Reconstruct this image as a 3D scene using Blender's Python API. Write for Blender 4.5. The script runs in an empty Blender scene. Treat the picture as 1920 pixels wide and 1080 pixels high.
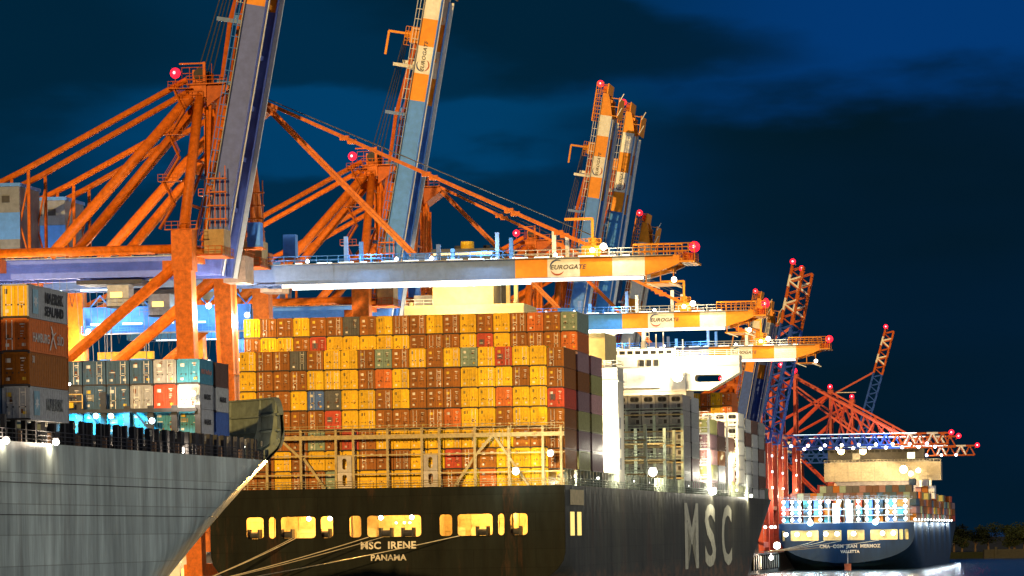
import bpy, math, random
from mathutils import Vector, Matrix
random.seed(7)
R = math.radians
C = bpy.context.scene.collection
SC = bpy.context.scene
# ------------------------------------------------------------------ camera
F = 7400.0; ROLL = 0.015; HZ = 1003.0; CAMZ = 15.0
cd = bpy.data.cameras.new("camera"); cam = bpy.data.objects.new("camera", cd); C.objects.link(cam)
cd.sensor_width = 36.0; cd.lens = F / 1920 * 36; cd.shift_x = -6.9 / 1920; cd.shift_y = (HZ - 540) / 1920
cd.clip_start = 1.0; cd.clip_end = 20000
cam.matrix_world = Matrix.Translation((0, 0, CAMZ)) @ Matrix.Rotation(R(90), 4, 'X') @ Matrix.Rotation(-ROLL, 4, 'Z')
SC.camera = cam
SC.view_settings.view_transform = 'Standard'; SC.view_settings.look = 'None'
SC.view_settings.exposure = 0.0; SC.view_settings.gamma = 1.0; SC.view_settings.use_curve_mapping = False
SC.cycles.use_denoising = True; SC.cycles.max_bounces = 5; SC.cycles.diffuse_bounces = 2
SC.cycles.glossy_bounces = 3; SC.cycles.sample_clamp_indirect = 4.0; SC.cycles.use_light_tree = True
# ------------------------------------------------------------------ night sky
w = bpy.data.worlds.new("World"); SC.world = w; w.use_nodes = True
nt = w.node_tree; nt.nodes.clear(); N = nt.nodes.new; Lk = nt.links.new
out = N('ShaderNodeOutputWorld'); bg = N('ShaderNodeBackground'); Lk(bg.outputs[0], out.inputs[0])
tc = N('ShaderNodeTexCoord'); sep = N('ShaderNodeSeparateXYZ'); Lk(tc.outputs['Generated'], sep.inputs[0])
def M(op, a, b=None, c=None):
    n = N('ShaderNodeMath'); n.operation = op
    for i, v in enumerate((a, b, c)):
        if v is None: continue
        if isinstance(v, (int, float)): n.inputs[i].default_value = v
        else: Lk(v, n.inputs[i])
    return n.outputs[0]
hor = M('SQRT', M('ADD', M('MULTIPLY', sep.outputs[0], sep.outputs[0]), M('MULTIPLY', sep.outputs[1], sep.outputs[1])))
az = M('ARCTAN2', sep.outputs[0], sep.outputs[1]); el = M('ARCTAN2', sep.outputs[2], hor)
cmb = N('ShaderNodeCombineXYZ'); Lk(M('MULTIPLY', az, 9.0), cmb.inputs[0]); Lk(M('MULTIPLY', el, 26.0), cmb.inputs[1])
nz = N('ShaderNodeTexNoise'); nz.inputs['Scale'].default_value = 1.6; nz.inputs['Detail'].default_value = 5; nz.inputs['Roughness'].default_value = .5
Lk(cmb.outputs[0], nz.inputs['Vector'])
nz2 = N('ShaderNodeTexNoise'); nz2.inputs['Scale'].default_value = .9; nz2.inputs['Detail'].default_value = 3; nz2.inputs['Roughness'].default_value = .45
mp = N('ShaderNodeMapping'); mp.inputs['Location'].default_value = (7.3, 2.2, 0); Lk(cmb.outputs[0], mp.inputs[0]); Lk(mp.outputs[0], nz2.inputs['Vector'])
wob = M('MULTIPLY', M('SUBTRACT', nz.outputs[0], .5), .045)
wel = M('ADD', el, wob); waz = M('ADD', az, M('MULTIPLY', M('SUBTRACT', nz2.outputs[0], .5), .06))
def sstep(v, a, b):
    n = N('ShaderNodeMapRange'); n.interpolation_type = 'SMOOTHERSTEP'
    Lk(v, n.inputs[0]); n.inputs[1].default_value = a; n.inputs[2].default_value = b; return n.outputs[0]
def blob(a0, e0, ra, re, tilt=0.0):       # soft elliptical patch of cloud in azimuth / elevation
    da = M('DIVIDE', M('SUBTRACT', waz, a0), ra)
    de = M('DIVIDE', M('SUBTRACT', M('SUBTRACT', wel, e0), M('MULTIPLY', M('SUBTRACT', waz, a0), tilt)), re)
    d = M('SQRT', M('ADD', M('MULTIPLY', da, da), M('MULTIPLY', de, de)))
    return sstep(d, 1.25, .55)
bankd = sstep(M('SUBTRACT', wel, M('MULTIPLY', M('SUBTRACT', az, .05), .06)), .116, .100)
bank = M('MULTIPLY', bankd, sstep(waz, -.02, .07))       # dark cloud bank that fills the right, low sky
cl1 = blob(.012, .128, .062, .0135, -.16)
band = blob(-.040, .103, .085, .0105, .02)
cl3 = blob(-.125, .13, .05, .035)
dark = M('MAXIMUM', M('MAXIMUM', bank, M('MULTIPLY', cl1, .9)), M('MULTIPLY', cl3, .75))
dark = M('MINIMUM', M('ADD', M('MULTIPLY', dark, .92), M('MULTIPLY', M('SUBTRACT', nz2.outputs[0], .42), .3)), 1.0)
dark = M('MAXIMUM', dark, 0.0)
base = N('ShaderNodeMix'); base.data_type = 'RGBA'; Lk(sstep(az, -.02, .10), base.inputs[0])
base.inputs[6].default_value = (.0003, .0245, .063, 1); base.inputs[7].default_value = (.0009, .038, .165, 1)
dc = N('ShaderNodeMix'); dc.data_type = 'RGBA'; Lk(sstep(az, -.02, .12), dc.inputs[0])
dc.inputs[6].default_value = (.0004, .0150, .034, 1); dc.inputs[7].default_value = (.0008, .0085, .0150, 1)
mx = N('ShaderNodeMix'); mx.data_type = 'RGBA'; Lk(dark, mx.inputs[0]); bd = N('ShaderNodeMix'); bd.data_type = 'RGBA'; Lk(M('MULTIPLY', band, .9), bd.inputs[0]); Lk(base.outputs[2], bd.inputs[6]); bd.inputs[7].default_value = (.0003, .050, .145, 1); Lk(bd.outputs[2], mx.inputs[6]); Lk(dc.outputs[2], mx.inputs[7])
glow = M('MULTIPLY', sstep(M('ABSOLUTE', M('SUBTRACT', az, 1.62)), 1.15, .35), sstep(el, .75, .0))     # glow added to the sky at the right to light the starboard sides
gl = N('ShaderNodeMix'); gl.data_type = 'RGBA'; Lk(glow, gl.inputs[0]); Lk(mx.outputs[2], gl.inputs[6]); gl.inputs[7].default_value = (1.65, 1.52, 1.22, 1)
Lk(gl.outputs[2], bg.inputs[0]); bg.inputs[1].default_value = 1.0
# ------------------------------------------------------------------ the quay frame: t across towards the water, s along the quay
TH = math.atan(1170 / F); SD, CD = math.sin(TH), math.cos(TH)
def W(t, s, z=0.0): return Vector((-46 + s * SD + t * CD, 567 + s * CD - t * SD, z))
def sY(Y): return (Y - 567) / CD
# low warm harbour light from behind and right of the viewer
sl = bpy.data.lights.new("sun", 'SUN'); so = bpy.data.objects.new("sun", sl); C.objects.link(so)
sl.energy = 3.6; sl.angle = R(0.6); sl.color = (1.0, .64, .22)
_a = R(-2); _e = R(11.0)
_v = Vector((-SD, -CD, 0)) * math.cos(_a) + Vector((CD, -SD, 0)) * math.sin(_a)
tosun = Vector((_v.x * math.cos(_e), _v.y * math.cos(_e), math.sin(_e)))
so.rotation_euler = tosun.to_track_quat('Z', 'Y').to_euler()
# ------------------------------------------------------------------ materials
MATS = {}
def mat(name, col, rough=.6, metal=0.0, dirt=.35, rust=0.0, scale=.35, streak=0.0, bump=0.0, spec=.18, plates=0):
    if name in MATS: return MATS[name]
    m = bpy.data.materials.new(name); m.use_nodes = True; t = m.node_tree
    b = t.nodes['Principled BSDF']; n = t.nodes.new; L = t.links.new
    b.inputs['Roughness'].default_value = rough; b.inputs['Metallic'].default_value = metal; b.inputs['Specular IOR Level'].default_value = spec
    g = n('ShaderNodeNewGeometry'); oi = n('ShaderNodeObjectInfo')
    mpp = n('ShaderNodeMapping'); L(g.outputs['Position'], mpp.inputs[0])
    zs = .15 if streak else 1.0
    mpp.inputs['Scale'].default_value = (scale, scale, scale * zs)
    nn = n('ShaderNodeTexNoise'); nn.inputs['Scale'].default_value = 3.0; nn.inputs['Detail'].default_value = 6; nn.inputs['Roughness'].default_value = .65
    L(mpp.outputs[0], nn.inputs['Vector'])
    cr = n('ShaderNodeMapRange'); L(nn.outputs[0], cr.inputs[0]); cr.inputs[1].default_value = .3; cr.inputs[2].default_value = .72
    cr.inputs[3].default_value = 1 - dirt; cr.inputs[4].default_value = 1 + dirt * .35
    mm = n('ShaderNodeMix'); mm.data_type = 'RGBA'; mm.blend_type = 'MULTIPLY'; mm.inputs[0].default_value = 1
    mm.inputs[6].default_value = (*col, 1); L(cr.outputs[0], mm.inputs[7])
    last = mm.outputs[2]
    rv = n('ShaderNodeMapRange'); L(oi.outputs['Random'], rv.inputs[0]); rv.inputs[3].default_value = .74; rv.inputs[4].default_value = 1.16
    m2 = n('ShaderNodeMix'); m2.data_type = 'RGBA'; m2.blend_type = 'MULTIPLY'; m2.inputs[0].default_value = 1
    L(last, m2.inputs[6]); L(rv.outputs[0], m2.inputs[7]); last = m2.outputs[2]
    if rust:
        r2 = n('ShaderNodeTexNoise'); r2.inputs['Scale'].default_value = 1.3; r2.inputs['Detail'].default_value = 8; r2.inputs['Roughness'].default_value = .75
        L(mpp.outputs[0], r2.inputs['Vector'])
        rr = n('ShaderNodeMapRange'); L(r2.outputs[0], rr.inputs[0]); rr.inputs[1].default_value = .56; rr.inputs[2].default_value = .70; rr.inputs[4].default_value = rust
        m3 = n('ShaderNodeMix'); m3.data_type = 'RGBA'; L(rr.outputs[0], m3.inputs[0]); L(last, m3.inputs[6]); m3.inputs[7].default_value = (.16, .06, .025, 1)
        last = m3.outputs[2]
    L(last, b.inputs['Base Color'])
    if plates:       # welded plates with their own worn tone, fine run-off streaks below each seam
        br = n('ShaderNodeTexBrick'); br.inputs['Scale'].default_value = 1.0; br.inputs['Brick Width'].default_value = 9.0; br.inputs['Row Height'].default_value = 2.6; br.inputs['Mortar Size'].default_value = .035
        br.inputs['Color1'].default_value = (.88, .88, .88, 1); br.inputs['Color2'].default_value = (1.1, 1.1, 1.1, 1); br.inputs['Mortar'].default_value = (.55, .53, .5, 1)
        tco = n('ShaderNodeTexCoord'); sx = n('ShaderNodeSeparateXYZ'); L(tco.outputs['Object'], sx.inputs[0]); cx = n('ShaderNodeCombineXYZ')
        L(sx.outputs[plates - 1], cx.inputs[0]); L(sx.outputs[2], cx.inputs[1]); L(cx.outputs[0], br.inputs['Vector'])
        m4 = n('ShaderNodeMix'); m4.data_type = 'RGBA'; m4.blend_type = 'MULTIPLY'; m4.inputs[0].default_value = 1; L(last, m4.inputs[6]); L(br.outputs[0], m4.inputs[7])
        ms = n('ShaderNodeMapping'); ms.inputs['Scale'].default_value = (.9, .9, .045); L(tco.outputs['Object'], ms.inputs[0])
        ns = n('ShaderNodeTexNoise'); ns.inputs['Scale'].default_value = 1.4; ns.inputs['Detail'].default_value = 8; ns.inputs['Roughness'].default_value = .7; L(ms.outputs[0], ns.inputs['Vector'])
        s1_ = n('ShaderNodeMapRange'); L(ns.outputs[0], s1_.inputs[0]); s1_.inputs[1].default_value = .50; s1_.inputs[2].default_value = .72; s1_.inputs[4].default_value = .42
        m5 = n('ShaderNodeMix'); m5.data_type = 'RGBA'; L(s1_.outputs[0], m5.inputs[0]); L(m4.outputs[2], m5.inputs[6]); m5.inputs[7].default_value = (col[0] * .42 + .008, col[1] * .36 + .005, col[2] * .3 + .002, 1)
        L(m5.outputs[2], b.inputs['Base Color'])
        nb = n('ShaderNodeTexNoise'); nb.inputs['Scale'].default_value = .35; nb.inputs['Detail'].default_value = 2; L(tco.outputs['Object'], nb.inputs['Vector'])
        bq = n('ShaderNodeBump'); bq.inputs['Distance'].default_value = .22; bq.inputs['Strength'].default_value = .22; L(nb.outputs[0], bq.inputs['Height']); L(bq.outputs[0], b.inputs['Normal']); bump = 0
    if bump:
        bp = n('ShaderNodeBump'); bp.inputs['Distance'].default_value = bump; L(nn.outputs[0], bp.inputs['Height']); L(bp.outputs[0], b.inputs['Normal'])
    MATS[name] = m; return m
def emit(name, col, s):
    if name in MATS: return MATS[name]
    m = bpy.data.materials.new(name); m.use_nodes = True; b = m.node_tree.nodes['Principled BSDF']
    b.inputs['Base Color'].default_value = (*col, 1); b.inputs['Emission Color'].default_value = (*col, 1); b.inputs['Emission Strength'].default_value = s
    m.cycles.emission_sampling = 'NONE'
    MATS[name] = m; return m
ORANGE = mat('crane orange', (.70, .155, .009), .5, dirt=.45, rust=.25, scale=.5)
ORDARK = mat('crane rust orange', (.55, .115, .015), .55, dirt=.35)
LILAC = mat('girder grey blue', (.11, .16, .50), .5, dirt=.22)
GREYB = mat('girder slate', (.13, .21, .42), .5, dirt=.22)
LBLUE = mat('girder light blue', (.08, .27, .78), .5, dirt=.22)
BLUE = mat('girder blue', (.04, .22, .60), .5, dirt=.25)
DBLUE = mat('girder deep blue', (.03, .09, .42), .5, dirt=.3)
CREAM = mat('cream paint', (.80, .74, .60), .5, dirt=.15)
WHITE = mat('white paint', (.82, .80, .72), .5, dirt=.2)
YSTR = mat('boom orange', (.85, .30, .02), .5, dirt=.2)
STEEL = mat('galvanised steel', (.30, .30, .30), .5, .3)
DARK = mat('dark steel', (.05, .05, .055), .6, dirt=.4)
BLACKM = mat('black rubber', (.012, .012, .012), .7)
REDC = mat('crane red', (.52, .075, .04), .5, dirt=.3)
CABLE = mat('wire rope', (.10, .09, .08), .6)
YEL = mat('safety yellow', (.8, .5, .03), .5)
E_WH = emit('lamp white', (1, .98, .86), 9); E_CY = emit('lamp cool', (.55, .93, 1), 9); E_SO = emit('lamp sodium', (1, .62, .2), 10)
E_SUN = emit('lamp sodium bright', (1, .72, .25), 14)
E_RED = emit('lamp red', (1, .008, .025), 3.0); E_STRIP = emit('lamp strip', (1, .93, .75), 2.6); E_STRC = emit('lamp strip cool', (.72, .93, 1), 2.0)
E_RCORE = emit('lamp red core', (1, .35, .4), 5)
E_WIN = emit('window lit', (1, .72, .2), 1.1); E_WINW = emit('window lit white', (.9, 1, .75), 1.4)
# ------------------------------------------------------------------ mesh builder
class MB:
    def __init__(s): s.v = []; s.f = []; s.m = []; s.ms = []
    def mi(s, m):
        if m not in s.ms: s.ms.append(m)
        return s.ms.index(m)
    def add(s, vs, fs, m):
        o = len(s.v); i = s.mi(m); s.v += [tuple(v) for v in vs]
        for f in fs: s.f.append(tuple(o + k for k in f)); s.m.append(i)
    def box(s, x0, x1, y0, y1, z0, z1, m):
        s.add([(x0, y0, z0), (x1, y0, z0), (x1, y1, z0), (x0, y1, z0), (x0, y0, z1), (x1, y0, z1), (x1, y1, z1), (x0, y1, z1)],
              [(0, 3, 2, 1), (4, 5, 6, 7), (0, 1, 5, 4), (1, 2, 6, 5), (2, 3, 7, 6), (3, 0, 4, 7)], m)
    def _fr(s, p, q):
        p = Vector(p); q = Vector(q); d = (q - p).normalized()
        up = Vector((0, 0, 1)) if abs(d.z) < .97 else Vector((1, 0, 0))
        a = d.cross(up).normalized(); b = a.cross(d).normalized(); return p, q, a, b
    def beam(s, p, q, w, h, m, w2=None, h2=None):
        p, q, a, b = s._fr(p, q); w2 = w if w2 is None else w2; h2 = h if h2 is None else h2
        vs = [p - a * w / 2 - b * h / 2, p + a * w / 2 - b * h / 2, p + a * w / 2 + b * h / 2, p - a * w / 2 + b * h / 2,
              q - a * w2 / 2 - b * h2 / 2, q + a * w2 / 2 - b * h2 / 2, q + a * w2 / 2 + b * h2 / 2, q - a * w2 / 2 + b * h2 / 2]
        s.add(vs, [(0, 1, 2, 3), (7, 6, 5, 4), (4, 5, 1, 0), (5, 6, 2, 1), (6, 7, 3, 2), (7, 4, 0, 3)], m)
    def tube(s, p, q, r, m, n=8, r2=None):
        p, q, a, b = s._fr(p, q); r2 = r if r2 is None else r2; vs = []
        for c, rr in ((p, r), (q, r2)):
            for k in range(n):
                t = 2 * math.pi * k / n; vs.append(c + a * math.cos(t) * rr + b * math.sin(t) * rr)
        s.add(vs, [(k, k + n, (k + 1) % n + n, (k + 1) % n) for k in range(n)] + [tuple(range(n)), tuple(range(2 * n - 1, n - 1, -1))], m)
    def path(s, pts, r, m, n=5):
        for a, b in zip(pts, pts[1:]): s.tube(a, b, r, m, n)
    def ball(s, c, r, m, n=8, k=5, sz=1.0):
        vs = []; fs = []
        for i in range(k + 1):
            ph = math.pi * i / k
            for j in range(n):
                t = 2 * math.pi * j / n
                vs.append((c[0] + r * math.sin(ph) * math.cos(t), c[1] + r * math.sin(ph) * math.sin(t), c[2] + r * sz * math.cos(ph)))
        for i in range(k):
            for j in range(n): fs.append((i * n + j, (i + 1) * n + j, (i + 1) * n + (j + 1) % n, i * n + (j + 1) % n))
        s.add(vs, fs, m)
    def rail(s, p, q, m, h=1.1, step=2.0, r=.045, bars=2):
        p = Vector(p); q = Vector(q); L = (q - p).length; n = max(1, int(L / step))
        for i in range(n + 1):
            a = p.lerp(q, i / n); s.tube(a, a + Vector((0, 0, h)), r, m, 4)
        for k in range(bars):
            z = Vector((0, 0, h * (k + 1) / bars)); s.tube(p + z, q + z, r, m, 4)
    def stair(s, p, q, m, wdt=.9, step=.32):
        p = Vector(p); q = Vector(q); n = max(2, int(abs(q.z - p.z) / step)); d = q - p; sd = Vector((0, 1, 0)) if abs(d.y) < abs(d.x) else Vector((1, 0, 0))
        for e in (-.5, .5):
            s.beam(p + sd * wdt * e, q + sd * wdt * e, .08, .28, m); o = Vector((0, 0, 1.0)); s.tube(p + sd * wdt * e + o, q + sd * wdt * e + o, .04, m, 4)
        for i in range(n):
            c = p.lerp(q, (i + .5) / n); s.beam(c - sd * wdt / 2, c + sd * wdt / 2, .25, .05, m)
    def mesh(s, name):
        me = bpy.data.meshes.new(name); me.from_pydata(s.v, [], s.f)
        for m in s.ms: me.materials.append(m)
        me.polygons.foreach_set('material_index', s.m); me.update(); return me
    def build(s, name, parent=None, smooth=False):
        me = s.mesh(name)
        if smooth: me.polygons.foreach_set('use_smooth', [True] * len(me.polygons))
        return link(name, me, parent)
def link(name, me, parent=None):
    o = bpy.data.objects.new(name, me); C.objects.link(o)
    if parent: o.parent = parent
    return o
def tag(o, label, cat=None, group=None, kind=None):
    if label: o['label'] = label
    if cat: o['category'] = cat
    if group: o['group'] = group
    if kind: o['kind'] = kind
    return o
def thing(name, label, cat, loc, rz=None, group=None):
    o = bpy.data.objects.new(name, None); C.objects.link(o); o.location = loc
    o.rotation_euler = (0, 0, -TH if rz is None else rz); o.empty_display_size = 1
    return tag(o, label, cat, group)
def lamp(name, parent, loc, P, col, r=.3, spot=None):
    l = bpy.data.lights.new(name, 'SPOT' if spot else 'POINT'); l.energy = P; l.color = col; l.shadow_soft_size = r
    o = bpy.data.objects.new(name, l); C.objects.link(o); o.location = loc
    if parent: o.parent = parent
    if spot:
        d, ang = spot; l.spot_size = R(ang); l.spot_blend = .4; o.rotation_euler = Vector(d).to_track_quat('-Z', 'Y').to_euler()
    return o
def pt(px, py, Y):      # the point of the photographed place at depth Y
    dx = px - 966.9; dy = py - 1003; u = dx - ROLL * dy; v = dy + ROLL * dx
    return Vector((u / F * Y, Y, CAMZ - v / F * Y))
def textmesh(body, size, m, bold=.0, ext=.01, align='CENTER', sx=1.0, shear=0):
    cu = bpy.data.curves.new('lettering', 'FONT'); cu.body = body; cu.size = size; cu.align_x = align; cu.align_y = 'CENTER'
    cu.offset = bold * size; cu.extrude = ext; cu.space_character = 1.05; cu.shear = shear; cu.resolution_u = 3
    o = bpy.data.objects.new('tmp', cu); C.objects.link(o); bpy.context.view_layer.update()
    me = bpy.data.meshes.new_from_object(o.evaluated_get(bpy.context.evaluated_depsgraph_get()))
    C.objects.unlink(o); bpy.data.objects.remove(o); me.materials.clear(); me.materials.append(m)
    if sx != 1:
        for v in me.vertices: v.co.x *= sx
    return me
def put_text(parent, body, size, m, loc, rot, **k):
    o = link('lettering', textmesh(body, size, m, **k), parent); o.location = loc; o.rotation_euler = rot; return o
FACE_AFT = (R(90), 0, 0)               # text that reads from astern (local -y)
FACE_STB = (R(90), 0, R(90))           # text that reads from the water side (local +x)
def holed(outer, holes, depth, m):       # plate in x/z with openings, thickness along y
    cu = bpy.data.curves.new('plate', 'CURVE'); cu.dimensions = '2D'; cu.fill_mode = 'BOTH'; cu.extrude = depth / 2
    for pts in [outer] + holes:
        sp = cu.splines.new('POLY'); sp.points.add(len(pts) - 1)
        for i, p in enumerate(pts): sp.points[i].co = (p[0], p[1], 0, 1)
        sp.use_cyclic_u = True
    o = bpy.data.objects.new('tmp', cu); C.objects.link(o); bpy.context.view_layer.update()
    me = bpy.data.meshes.new_from_object(o.evaluated_get(bpy.context.evaluated_depsgraph_get()))
    C.objects.unlink(o); bpy.data.objects.remove(o)
    me.transform(Matrix.Rotation(R(90), 4, 'X')); me.materials.clear(); me.materials.append(m); return me
def rrect(x0, x1, z0, z1, r, n=4):
    r = min(r, (x1 - x0) / 2.01, (z1 - z0) / 2.01); o = []
    for cx, cz, a0 in ((x1 - r, z1 - r, 0), (x0 + r, z1 - r, 90), (x0 + r, z0 + r, 180), (x1 - r, z0 + r, 270)):
        for k in range(n + 1):
            a = R(a0 + 90 * k / n); o.append((cx + r * math.cos(a), cz + r * math.sin(a)))
    return o
ORD = ['', 'first', 'second', 'third', 'fourth', 'fifth', 'sixth', 'seventh', 'eighth', 'ninth', 'tenth', 'eleventh', 'twelfth', 'thirteenth',
       'fourteenth', 'fifteenth', 'sixteenth', 'seventeenth', 'eighteenth', 'nineteenth', 'twentieth']
# ------------------------------------------------------------------ setting: water, quay, far bank
def water_mat():
    m = bpy.data.materials.new('harbour water'); m.use_nodes = True; t = m.node_tree; b = t.nodes['Principled BSDF']
    b.inputs['Base Color'].default_value = (.03, .06, .07, 1); b.inputs['Roughness'].default_value = .22
    g = t.nodes.new('ShaderNodeNewGeometry'); n = t.nodes.new('ShaderNodeTexNoise'); n.inputs['Scale'].default_value = .12; n.inputs['Detail'].default_value = 4
    t.links.new(g.outputs['Position'], n.inputs['Vector']); bp = t.nodes.new('ShaderNodeBump'); bp.inputs['Distance'].default_value = .8
    t.links.new(n.outputs[0], bp.inputs['Height']); t.links.new(bp.outputs[0], b.inputs['Normal']); return m
b = MB(); b.box(-6000, 6000, -400, 12000, -3, 0, water_mat()); tag(b.build('water'), None, kind='structure')
CONC = mat('quay concrete', (.26, .24, .21), .85, dirt=.45, scale=.15, bump=.05)
b = MB(); q = [W(-900, -700), W(0, -700), W(0, 2400), W(-900, 2400)]
b.add([(p.x, p.y, z) for z in (-2, 7) for p in q], [(4, 5, 6, 7), (0, 1, 5, 4), (1, 2, 6, 5), (2, 3, 7, 6), (3, 0, 4, 7)], CONC)
tag(b.build('quay'), None, kind='structure')
b = MB()
for x in (-3.5, -34.0):
    for d in (-.12, .12):
        p, q2 = W(x + d, -600, 7.03), W(x + d, 2300, 7.03); b.beam(p, q2, .07, .06, STEEL)
tag(b.build('rail_track'), None, kind='structure')
LAND = mat('far bank', (.012, .016, .008), .95)  # darkness of the unlit shore put into the bank colour
b = MB(); b.box(120, 2600, 1950, 5200, -2, 3.2, LAND); tag(b.build('far_bank'), None, kind='structure')
FWM = mat('unlit concrete', (.03, .03, .026), .9)  # wall likewise: the missing light put into its colour
fw = MB(); fw.box(230, 1100, 1938, 1944, -2, 4.4, FWM)
for k in range(40): fw.box(235 + k * 22, 236.2 + k * 22, 1936.8, 1938, -1, 5.6, FWM)
tag(fw.build('flood_wall'), 'low unlit concrete flood wall with posts along the dark far bank', 'wall')
LEAF = mat('unlit foliage', (.016, .026, .010), .8, dirt=.6, scale=.6)  # below real foliage tone: unlit darkness put into the leaf colour
BARK = mat('bark', (.09, .06, .04), .9)
def tree_meshes(seed, h):
    rn = random.Random(seed); t = MB(); t.tube((0, 0, 0), (.2, 0, h * .45), .45, BARK, 7, .28)
    for k in range(5):
        a = rn.uniform(0, 6.28); t.tube((.15, 0, h * rn.uniform(.25, .42)), (math.cos(a) * h * .25, math.sin(a) * h * .25, h * rn.uniform(.55, .75)), .17, BARK, 5, .06)
    c = MB()
    lobes = [(rn.uniform(-.3, .3) * h, rn.uniform(-.3, .3) * h, h * rn.uniform(.42, .88), h * rn.uniform(.12, .24)) for _ in range(13)]
    for lx, ly, lz, lr in lobes:
        for _ in range(130):
            v = Vector((rn.gauss(0, 1), rn.gauss(0, 1), rn.gauss(0, 1))).normalized() * lr * rn.uniform(.5, 1.08)
            p = Vector((lx, ly, lz)) + v; a = Vector((rn.gauss(0, 1), rn.gauss(0, 1), rn.gauss(0, 1))).normalized() * .42
            bb = a.cross(Vector((rn.gauss(0, 1), rn.gauss(0, 1), rn.gauss(0, 1)))).normalized() * .42
            c.add([p - a, p - bb * .6, p + a, p + bb * .6], [(0, 1, 2, 3)], LEAF)
    return t.mesh('trunk'), c.mesh('crown')
TM = [tree_meshes(s, h) for s, h in ((1, 12), (2, 14), (3, 10))]
for k in range(10):
    a, c = TM[k % 3]; x = 212 + k * 6.2 + random.uniform(-2, 2)
    o = thing('tree', 'dark broadleaf tree on the far bank, %s from the blue ship' % ORD[k + 1], 'tree', (x, 1958 + random.uniform(0, 25), 3.1), random.uniform(0, 6), 'trees on the far bank')
    sc = random.uniform(.85, 1.2); o.scale = (sc * 1.3, sc * 1.3, sc)
    link('trunk', a, o); link('crown', c, o)
# ------------------------------------------------------------------ containers
CCOL = {'Y': ('mustard yellow', (.95, .54, .004)), 'B': ('rust brown', (.36, .112, .007)), 'K': ('dark grey', (.10, .10, .11)), 'G': ('grey green', (.25, .34, .27)),
        'O': ('bright orange', (.72, .17, .025)), 'R': ('red', (.62, .07, .03)), 'U': ('blue', (.07, .16, .48)), 'M': ('mauve brown', (.33, .19, .20)),
        'D': ('dark brown', (.16, .08, .06)), 'P': ('dusty pink', (.55, .30, .28)), 'E': ('olive yellow', (.42, .40, .14)), 'W': ('pale grey', (.50, .52, .50)),
        'T': ('teal blue', (.06, .30, .42)), 'V': ('silver grey', (.46, .47, .47)), 'H': ('white', (.75, .75, .70)), 'S': ('slate blue', (.05, .11, .18)), 'Q': ('grey', (.40, .38, .35))}
CM = {k: mat('container ' + v[0], v[1], .5, dirt=.28, rust=.35, scale=.9) for k, v in CCOL.items()}
MARK = mat('marking white', (.85, .78, .66), .6, dirt=.2); MARKD = mat('marking dark', (.05, .05, .05), .6); MARKY = mat('marking yellow', (.85, .55, .05), .6)
GAP = mat('casting and gap shade', (.07, .06, .055), .7)
RUSTP = mat('rust patch', (.20, .07, .02), .8, dirt=.5); GAPL = mat('placard grey', (.35, .30, .20), .6)
CW, CH = 2.40, 2.74
_cc = {}
def cont_mesh(col, L, reefer):
    k = (col, L, reefer)
    if k in _cc: return _cc[k]
    m = CM[col]; b = MB(); hw = CW / 2; e = .14
    for x in (-hw, hw - e):           # corner posts and rails
        for y in (0, L - e): b.box(x, x + e, y, y + e, .0, CH, m)
        b.box(x + .01, x + e - .01, e, L - e, .0, e, m); b.box(x + .01, x + e - .01, e, L - e, CH - .1, CH - .003, m)
    for y in (0.01, L - e):
        b.box(-hw + e, hw - e, y, y + e - .01, .0, e, GAP if y < 1 else m); b.box(-hw + e, hw - e, y, y + e - .01, CH - .12, CH - .003, m)  # rear bottom sill dark: shade of the gap between tiers put into colour
    for x in (-hw - .006, hw - .16):
        for y in (-.006, L - .16):
            for z in (-.004, CH - .11): b.box(x, x + .166, y, y + .166, z, z + .114, GAP)
    n = int(L / .56); dy = (L - 2 * e) / n     # corrugated sides
    for sgn in (-1, 1):
        x0 = sgn * (hw - .075); x1 = sgn * (hw - .02); vs = []; fs = []
        for i in range(n):
            y = e + i * dy
            for yy, xx in ((y, x0), (y + dy * .2, x0), (y + dy * .35, x1), (y + dy * .75, x1), (y + dy * .9, x0)):
                vs.append((xx, yy, e)); vs.append((xx, yy, CH - .1))
        vs.append((x0, L - e, e)); vs.append((x0, L - e, CH - .1))
        for i in range(len(vs) // 2 - 1): fs.append((2 * i, 2 * i + 2, 2 * i + 3, 2 * i + 1))
        b.add(vs, fs, m)
    b.box(-hw + .05, hw - .05, .1, L - .08, CH - .06, CH - .03, m); b.box(-hw + .05, hw - .05, L - .1, L - .05, .1, CH - .1, m); b.box(-hw + .05, hw - .05, .1, L - .08, .08, .12, m)
    if reefer:
        b.box(-hw + e, hw - e, .06, .1, e, CH - .12, m)
        o = rrect(-.8, .8, CH - 1.25, CH - .35, .35); b.add([(p[0], .052, p[1]) for p in o], [tuple(range(len(o)))], DARK)
        for xx in (-.4, .4):
            o = rrect(xx - .3, xx + .3, CH - 1.1, CH - .5, .3); b.add([(p[0], .044, p[1]) for p in o], [tuple(range(len(o)))], BLACKM)
        b.box(-.75, .1, .02, .06, .35, 1.2, STEEL); b.box(.25, .8, .03, .06, .4, 1.1, GAP)
    _cc[k] = b.mesh('shipping_container'); return _cc[k]
_dc = {}
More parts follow.
